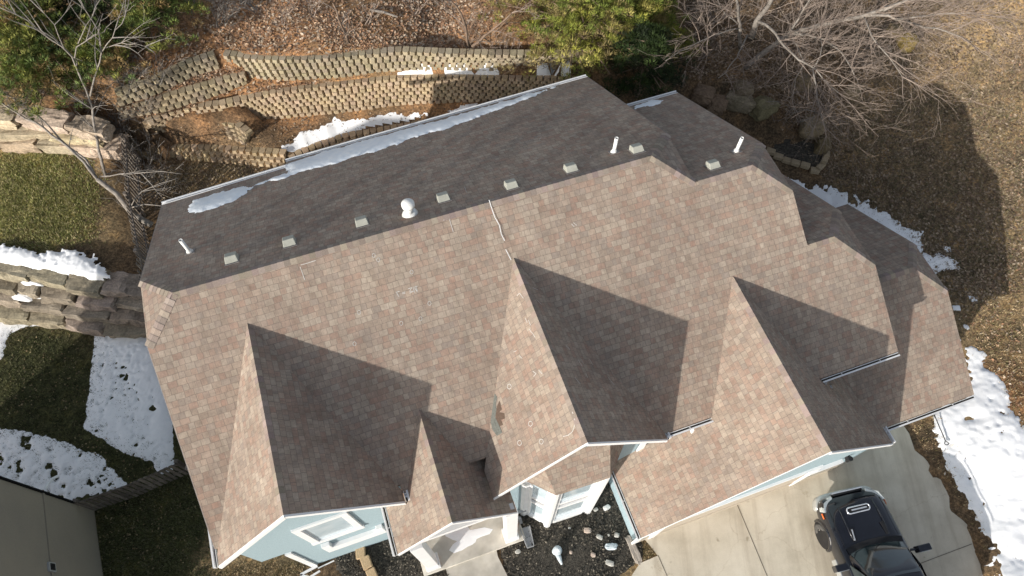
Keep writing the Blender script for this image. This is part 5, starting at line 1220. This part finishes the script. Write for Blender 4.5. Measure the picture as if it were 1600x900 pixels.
# terracotta pot with pumpkin-coloured top
q = G(801,823,0); pot = thing('flower_pot', 'round orange and cream pot beside the right porch column', 'pot', (q.x, q.y, 0))
mb = MB(); mb.tube([(0,0,0),(0,0,.25),(0,0,.32),(0,0,.33)], [.10,.15,.17,.16], 18); mb.build('pot', M['terracotta'], pot, smooth=False)
mb = MB(); mb.tube([(0,0,.3),(0,0,.36),(0,0,.39)], [.14,.12,.04], 16); mb.build('soil_snow', M['rockpink'], pot, smooth=True)
# white rail by basement
mb = MB(); a = G(470,898,.15); b_ = G(496,884,.15); mb.beam(a, b_, .07, .06); a2 = G(484,902,.15); mb.beam(a2, G(500,892,.15), .05, .06); mb.beam(a, a2, .05, .06); mb.beam(G(497,888,.1), G(522,876,.1), .03, .04)
tag(mb.build('downspout_extension', M['white']), 'white downspout extension frame at the foot of the blue front wall', 'downspout')
# snow shovel
a = GT(1454,641, .12); b_ = GT(1478,695,.06); d = (b_-a).normalized(); sv = thing('snow_shovel', 'black-handled snow shovel with grey blade lying by the snow', 'snow shovel', a, math.atan2(d.y, d.x))
Lh = (b_-a).length
mb = MB(); n = 7; vs = []
for i in range(n):
    t = i/(n-1); ang = (t-.5)*1.6; vs += [(-.30+.36*t, -.23, .10*(1-math.cos(ang))+.02), (-.30+.36*t, .23, .10*(1-math.cos(ang))+.02)]
vs2 = [(x, y, z+.012) for x, y, z in vs]
mb.add(vs+vs2, [(2*i,2*i+1,2*i+3,2*i+2) for i in range(n-1)]+[(2*n+2*i,2*n+2*i+2,2*n+2*i+3,2*n+2*i+1) for i in range(n-1)]+[(0,2*n,2*n+1,1),(2*n-2,2*n-1,4*n-1,4*n-2)])
for i in range(6): mb.box((-.12, -.19+i*.076, .045), (.3,.012,.02))
mb.build('blade', M['steel'], sv)
mb = MB(); mb.tube([(-.02,0,.06),(.1,0,.08),(Lh-.12,0,.05)], [.022,.016,.016], 8); mb.tube([(Lh-.12,0,.05),(Lh-.04,.06,.05),(Lh,.06,.05),(Lh+.02,0,.05),(Lh,-.06,.05),(Lh-.04,-.06,.05),(Lh-.12,0,.05)], .014, 6); mb.build('handle', M['black'], sv, smooth=True)

# ------------------------------------------------------------------ car
car = thing('parked_car', 'black sport utility vehicle with silver lower trim and hood scoop parked on the driveway', 'car', (10.67, -7.67, .02), .2134)
car.scale = (1.0, 1.0, 1.0)
K = 1.05
# stations: y, half width bottom, z bottom, half width shoulder, z shoulder, z top (hood/roof deck), crown half width
def loft(name, st, mat, parent, sub=2):
    bm = bmesh.new(); rings = []
    for y, prof in st:
        rings.append([bm.verts.new((x*K, y*K, z*K)) for x, z in prof])
    for a_, b_2 in zip(rings, rings[1:]):
        k = len(a_)
        for i in range(k): bm.faces.new((a_[i], a_[(i+1) % k], b_2[(i+1) % k], b_2[i]))
    bm.faces.new(rings[0][::-1]); bm.faces.new(rings[-1]); bmesh.ops.recalc_face_normals(bm, faces=bm.faces)
    me_ = bpy.data.meshes.new(name); bm.to_mesh(me_); bm.free(); me_.materials.append(mat)
    for p_ in me_.polygons: p_.use_smooth = True
    o = bpy.data.objects.new(name, me_); C.objects.link(o); o.parent = parent
    if sub: m_ = o.modifiers.new('Subsurf', 'SUBSURF'); m_.levels = sub; m_.render_levels = sub
    return o
def cs(wb, zb, wm, zm, ws, zs, wt, zt, zc):   # symmetric cross-section
    h = [(wb,zb),(wm,zm),(wm,(zm+zs)/2),(ws,zs-.03),(ws-.04,zs+.005),(wt,zt),(wt*.45,zc)]
    return h+[(0,zc+.006)]+[(-x,z) for x, z in reversed(h)]
body_st = [(2.33,cs(.60,.34,.70,.45,.66,.72,.5,.76,.78)),(2.28,cs(.72,.32,.82,.45,.78,.80,.60,.86,.88)),(2.10,cs(.82,.32,.91,.48,.86,.90,.66,.985,1.0)),(1.8,cs(.86,.32,.94,.5,.90,.96,.68,1.04,1.06)),(1.4,cs(.86,.32,.945,.5,.91,1.0,.68,1.08,1.10)),(1.0,cs(.86,.32,.945,.5,.92,1.03,.70,1.11,1.13)),
    (.75,cs(.86,.32,.94,.5,.92,1.06,.74,1.12,1.14)),(.3,cs(.86,.30,.94,.5,.92,1.06,.80,1.09,1.1)),(-.8,cs(.86,.30,.94,.5,.92,1.06,.80,1.09,1.1)),(-1.8,cs(.86,.30,.94,.5,.92,1.06,.80,1.09,1.1)),(-2.3,cs(.8,.34,.9,.5,.88,1.04,.76,1.07,1.08)),(-2.42,cs(.7,.4,.8,.5,.8,.95,.7,1.0,1.0))]
body = loft('body', body_st, M['carpaint'], car)
def cab(wb, zb, wt, zt):
    h = [(wb,zb),(wb-.02,zb+.04),(wt+.03,zt-.05),(wt-.05,zt),(wt*.5,zt+.015)]
    return h+[(0,zt+.02)]+[(-x,z) for x, z in reversed(h)]
cab_st = [(.80,cab(.80,1.06,.74,1.12)),(.72,cab(.82,1.06,.74,1.18)),(.15,cab(.84,1.06,.68,1.60)),(-.05,cab(.84,1.06,.67,1.66)),(-.9,cab(.84,1.06,.67,1.68)),(-1.9,cab(.83,1.06,.66,1.66)),(-2.2,cab(.82,1.06,.64,1.58)),(-2.38,cab(.80,1.06,.70,1.2))]
loft('cabin', cab_st, M['carpaint'], car)
def quad(name, P, mat, parent, t=.012):
    P = [Vector(q)*K for q in P]; n = (P[1]-P[0]).cross(P[2]-P[0]).normalized(); mb = MB(); k = len(P)
    mb.add(P+[q+n*t for q in P], [tuple(range(k))[::-1], tuple(range(k,2*k))]+[(i,(i+1)%k,(i+1)%k+k,i+k) for i in range(k)]); return mb.build(name, mat, parent, bevel=.01)
def grid_glass(name, y0, y1, zf, xb, xt, mat, n=8, m=6):
    vs = []; fs = []
    for j in range(m+1):
        t = j/m; y = lerp(y0, y1, t); hw = lerp(xb, xt, t)
        for i in range(n+1):
            s_ = -1+2*i/n; vs.append(Vector((s_*hw, y+.10*(1-s_*s_)*(1-t*.6)-.05, zf(t)+.015))*K)
    for j in range(m):
        for i in range(n): q = j*(n+1)+i; fs.append((q,q+1,q+n+2,q+n+1))
    mb = MB(); mb.add(vs, fs); return mb.build(name, mat, car, smooth=True)
ws = grid_glass('windshield', .84, .06, lambda t: lerp(1.125, 1.635, t**.95), .75, .62, M['carglass'])
grid_glass('wiper_cowl', .98, .83, lambda t: lerp(1.125,1.13,t), .80, .78, M['black'], 8, 2)
for s_ in (-1, 1):
    q = [(s_*.862,.55,1.10),(s_*.862,-.70,1.10),(s_*.75,-.70,1.56),(s_*.75,.16,1.54)]
    if s_ > 0: q.reverse()
    quad('side_window', q, M['carglass'], car, .006)
    q = [(s_*.862,-.80,1.10),(s_*.862,-1.9,1.10),(s_*.75,-1.85,1.56),(s_*.75,-.80,1.56)]
    if s_ > 0: q.reverse()
    quad('side_window', q, M['carglass'], car, .006)
    mb = MB(); c0 = Vector((s_*1.09,.52,1.16))*K
    mb.beam(Vector((s_*.86,.55,1.12))*K, c0, .07, .05); mb.box(c0+Vector((s_*.08,0,.04)), (.38,.18,.27)); o = mb.build('side_mirror', M['carpaint'], car, bevel=.035)
    mb = MB(); mb.box(c0+Vector((s_*.08,-.093,.04)), (.32,.006,.22)); mb.build('mirror_glass', M['lamp'], o)
    # cladding, flares
    mb = MB()
    mb.box(Vector((s_*.945,-.12,.47))*K, (.05,1.75*K,.28), col=None); mb.build('side_cladding', M['cargrey'], car, bevel=.02)
    mb = MB(); mb.tube([Vector((s_*.72,.95,1.77))*K, Vector((s_*.72,-.2,1.80))*K, Vector((s_*.70,-1.9,1.80))*K], .018, 6) if False else mb.tube([Vector((s_*.60,-.2,1.72))*K, Vector((s_*.60,-1.9,1.71))*K], .02, 6); mb.build('roof_rail', M['black'], car)
    for wy in (1.42, -1.42):
        turn = .22 if wy > 0 else 0
        tyre = MB(); n = 32; prof = [(.22,-.12),(.34,-.125),(.375,-.09),(.385,0),(.375,.09),(.34,.125),(.22,.12)]
        vs = []
        for k in range(n):
            a = 2*math.pi*k/n
            for r_, x_ in prof: vs.append((x_, r_*math.cos(a), r_*math.sin(a)))
        m_ = len(prof); fs = [(k*m_+i, k*m_+i+1, ((k+1)%n)*m_+i+1, ((k+1)%n)*m_+i) for k in range(n) for i in range(m_-1)]
        tyre.add(vs, fs); w_ = bpy.data.objects.new('wheel', None); C.objects.link(w_); w_.parent = car; w_.location = (s_*.815*K, wy*K, .375); w_.rotation_euler.z = turn
        tyre.build('tyre', M['tyre'], w_, smooth=True)
        rim = MB(); n = 20
        rim.tube([(-.10,0,0),(.10*s_ if s_ > 0 else .10,0,0)], .215, n, cap=False)
        rim.add([(s_*.04, .06*math.cos(a), .06*math.sin(a)) for a in [2*math.pi*k/10 for k in range(10)]]+[(s_*.035, .21*math.cos(a), .21*math.sin(a)) for a in [2*math.pi*k/10 for k in range(10)]], [(k,(k+1)%10,10+(k+1)%10,10+k) for k in range(10)]+[tuple(range(10))])
        for k in range(6):
            a = 2*math.pi*k/6; rim.beam((s_*.07,.03*math.cos(a),.03*math.sin(a)), (s_*.10,.2*math.cos(a),.2*math.sin(a)), .07, .03, up=(1,0,0))
        rim.tube([(s_*.06,0,0),(s_*.11,0,0)], [.06,.045], 10); rim.build('rim', M['rim'], w_)
        arch = MB(); n = 14
        for k in range(n):
            a0 = math.pi*(-.05+1.1*k/n); a1 = math.pi*(-.05+1.1*(k+1)/n)
            P = lambda a, r_, x_: Vector((s_*x_*K, wy*K+r_*math.cos(a), .375+r_*math.sin(a)))
            arch.add([P(a0,.40,.93),P(a1,.40,.93),P(a1,.40,.985),P(a0,.40,.985),P(a0,.46,.96),P(a1,.46,.96),P(a1,.48,.92),P(a0,.48,.92)], [(0,1,2,3),(3,2,5,4),(4,5,6,7)])
        arch.build('wheel_arch', M['carpaint'], car, smooth=True)
        dk = MB(); dk.tube([(s_*.55*K,wy*K,.40),(s_*.956*K,wy*K,.40)], .405, 28); dk.build('wheel_well', M['black'], car)
    for yy in (.62,-.22,-1.12):
        mb = MB(); mb.beam(Vector((s_*.948,yy,.40))*K, Vector((s_*.925,yy,1.02))*K, .012, .02); mb.build('door_seam', M['black'], car)
    mb = MB(); mb.tube([Vector((s_*.80,.98,1.10))*K, Vector((s_*.80,1.5,1.06))*K, Vector((s_*.76,2.02,.955))*K], .008, 4); mb.build('hood_seam', M['black'], car)
    for yy in (.0,-.95):
        mb = MB(); mb.box(Vector((s_*.955,yy-.05,.92))*K, (.03,.17,.03)); mb.build('door_handle', M['carpaint'], car, bevel=.008)
    # lamps
    mb = MB(); mb.add([Vector(q)*K for q in ((s_*.50,2.29,.70),(s_*.80,2.19,.70),(s_*.87,1.98,.74),(s_*.85,1.95,.93),(s_*.76,2.12,.91),(s_*.50,2.27,.88))], [tuple(range(6))]); mb.add([Vector(q)*K for q in ((s_*.50,2.33,.70),(s_*.81,2.25,.70),(s_*.915,2.0,.74),(s_*.90,1.95,.945),(s_*.80,2.15,.93),(s_*.50,2.31,.90))], [tuple(range(6))])
    v0 = [Vector(q)*K for q in ((s_*.50,2.25,.70),(s_*.78,2.15,.70),(s_*.86,1.98,.74),(s_*.82,1.93,.93),(s_*.74,2.08,.91),(s_*.50,2.22,.88))]; v1 = [Vector(q)*K for q in ((s_*.50,2.345,.70),(s_*.82,2.26,.70),(s_*.925,2.0,.74),(s_*.905,1.93,.96),(s_*.80,2.16,.945),(s_*.50,2.32,.90))]
    mb = MB(); mb.add(v0+v1, [tuple(range(6)), tuple(range(6,12))]+[(i,(i+1)%6,(i+1)%6+6,i+6) for i in range(6)]); mb.build('headlight', M['lamp'], car, bevel=.015)
    mb = MB(); mb.box(Vector((s_*.925,1.86,.84))*K, (.03,.16,.06)); mb.build('indicator', M['orange'], car, bevel=.01)
    # hood vents / ridges
    mb = MB(); mb.tube([Vector((s_*.50,1.05,1.125))*K, Vector((s_*.52,1.5,1.095))*K, Vector((s_*.50,2.0,1.01))*K], .022, 6); mb.build('hood_crease', M['carpaint'], car, smooth=True)
    mb = MB(); mb.box(Vector((s_*.46,1.22,1.128))*K, (.10,.36,.02), rz=s_*.12); mb.build('hood_vent', M['black'], car, bevel=.008)
mb = MB(); mb.box(Vector((-.46,1.22,1.145))*K, (.03,.3,.012), rz=-.12); mb.build('hood_vent_blade', M['chrome'], car)
# scoop
mb = MB(); W_, D_ = .33, .08
ringp = []
for k in range(28):
    a = 2*math.pi*k/28; cx_ = (W_-D_)*(1 if math.cos(a) > 0 else -1); ringp.append(Vector((cx_+D_*math.cos(a), 1.83+D_*math.sin(a), 1.075+.0))*K)
mb.tube(ringp+[ringp[0]], .02, 8, cap=False); mb.build('scoop_bezel', M['chrome'], car, smooth=True)
mb = MB(); mb.beam(Vector((-.2,1.83,1.092))*K, Vector((.24,1.83,1.092))*K, .04, .02); mb.build('scoop_slat', M['chrome'], car)
mb = MB(); mb.add([q+Vector((0,0,.005)) for q in ringp], [tuple(range(28))]); mb.build('scoop_opening', M['black'], car)
# bumper, grille
loft('bumper', [(2.46,cs(.55,.36,.64,.42,.62,.56,.5,.60,.60)),(2.40,cs(.74,.33,.84,.42,.82,.60,.7,.64,.64)),(2.2,cs(.86,.32,.955,.42,.94,.62,.8,.65,.65)),(1.95,cs(.87,.32,.965,.42,.95,.62,.8,.64,.64))], M['cargrey'], car, 2)
mb = MB(); mb.box(Vector((0,2.33,.80))*K, (.92,.06,.17)); o = mb.build('grille', M['black'], car, bevel=.02)
mb = MB(); 
for z_ in (.72,.80,.88): mb.box(Vector((0,2.37,z_))*K, (.94,.03,.022))
mb.build('grille_bar', M['chrome'], o)
mb = MB()
for sx_ in (-.45,.15): mb.tube([Vector((sx_+.3,.93,1.15))*K, Vector((sx_-.1,.86,1.19))*K, Vector((sx_-.28,.72,1.26))*K], .009, 5)
mb.build('wiper', M['black'], car)
mb = MB(); mb.box(Vector((0,-2.45,.85))*K, (.5,.02,.12)); mb.build('licence_plate', M['pvc'], car)
quad('rear_window', [(-.62,-2.34,1.25),(.62,-2.34,1.25),(.56,-2.24,1.60),(-.56,-2.24,1.60)], M['carglass'], car, .02)

# ------------------------------------------------------------------ light, camera
SUN_AZ = math.radians(19.121+31.8); SUN_EL = math.radians(17.3)
tr = Vector((math.cos(SUN_AZ)*math.cos(SUN_EL), math.sin(SUN_AZ)*math.cos(SUN_EL), -math.sin(SUN_EL)))
sl = bpy.data.lights.new('sun', 'SUN'); sl.energy = 5.0; sl.angle = math.radians(.6); sl.color = (1, .948, .865)
so = bpy.data.objects.new('sun', sl); C.objects.link(so); so.rotation_euler = tr.to_track_quat('-Z', 'Y').to_euler(); so.location = (-20,-20,20)
w = bpy.data.worlds.new('World'); bpy.context.scene.world = w; w.use_nodes = True; nt = w.node_tree
sky = nt.nodes.new('ShaderNodeTexSky'); sky.sky_type = 'NISHITA'; sky.sun_disc = False; sky.sun_elevation = SUN_EL
to = -tr; sky.sun_rotation = math.atan2(to.x, to.y); sky.air_density = 1.0; sky.dust_density = 1.5; sky.ozone_density = 1.0
hs_ = nt.nodes.new('ShaderNodeHueSaturation'); hs_.inputs['Saturation'].default_value = .52; hs_.inputs['Value'].default_value = 1.2; nt.links.new(sky.outputs[0], hs_.inputs['Color']); bg = nt.nodes['Background']; nt.links.new(hs_.outputs[0], bg.inputs[0]); bg.inputs[1].default_value = .15
cd = bpy.data.cameras.new('camera'); cd.sensor_width = 36; cd.lens = 36*F/1600; cd.clip_end = 2500
co = bpy.data.objects.new('camera', cd); C.objects.link(co); co.location = CAM; co.rotation_euler = (TH_CAM, 0, 0); bpy.context.scene.camera = co
sc = bpy.context.scene; sc.view_settings.view_transform = 'Standard'; sc.view_settings.look = 'None'; sc.view_settings.exposure = 0; sc.view_settings.gamma = 1
sc.render.resolution_x = 1024; sc.render.resolution_y = 576
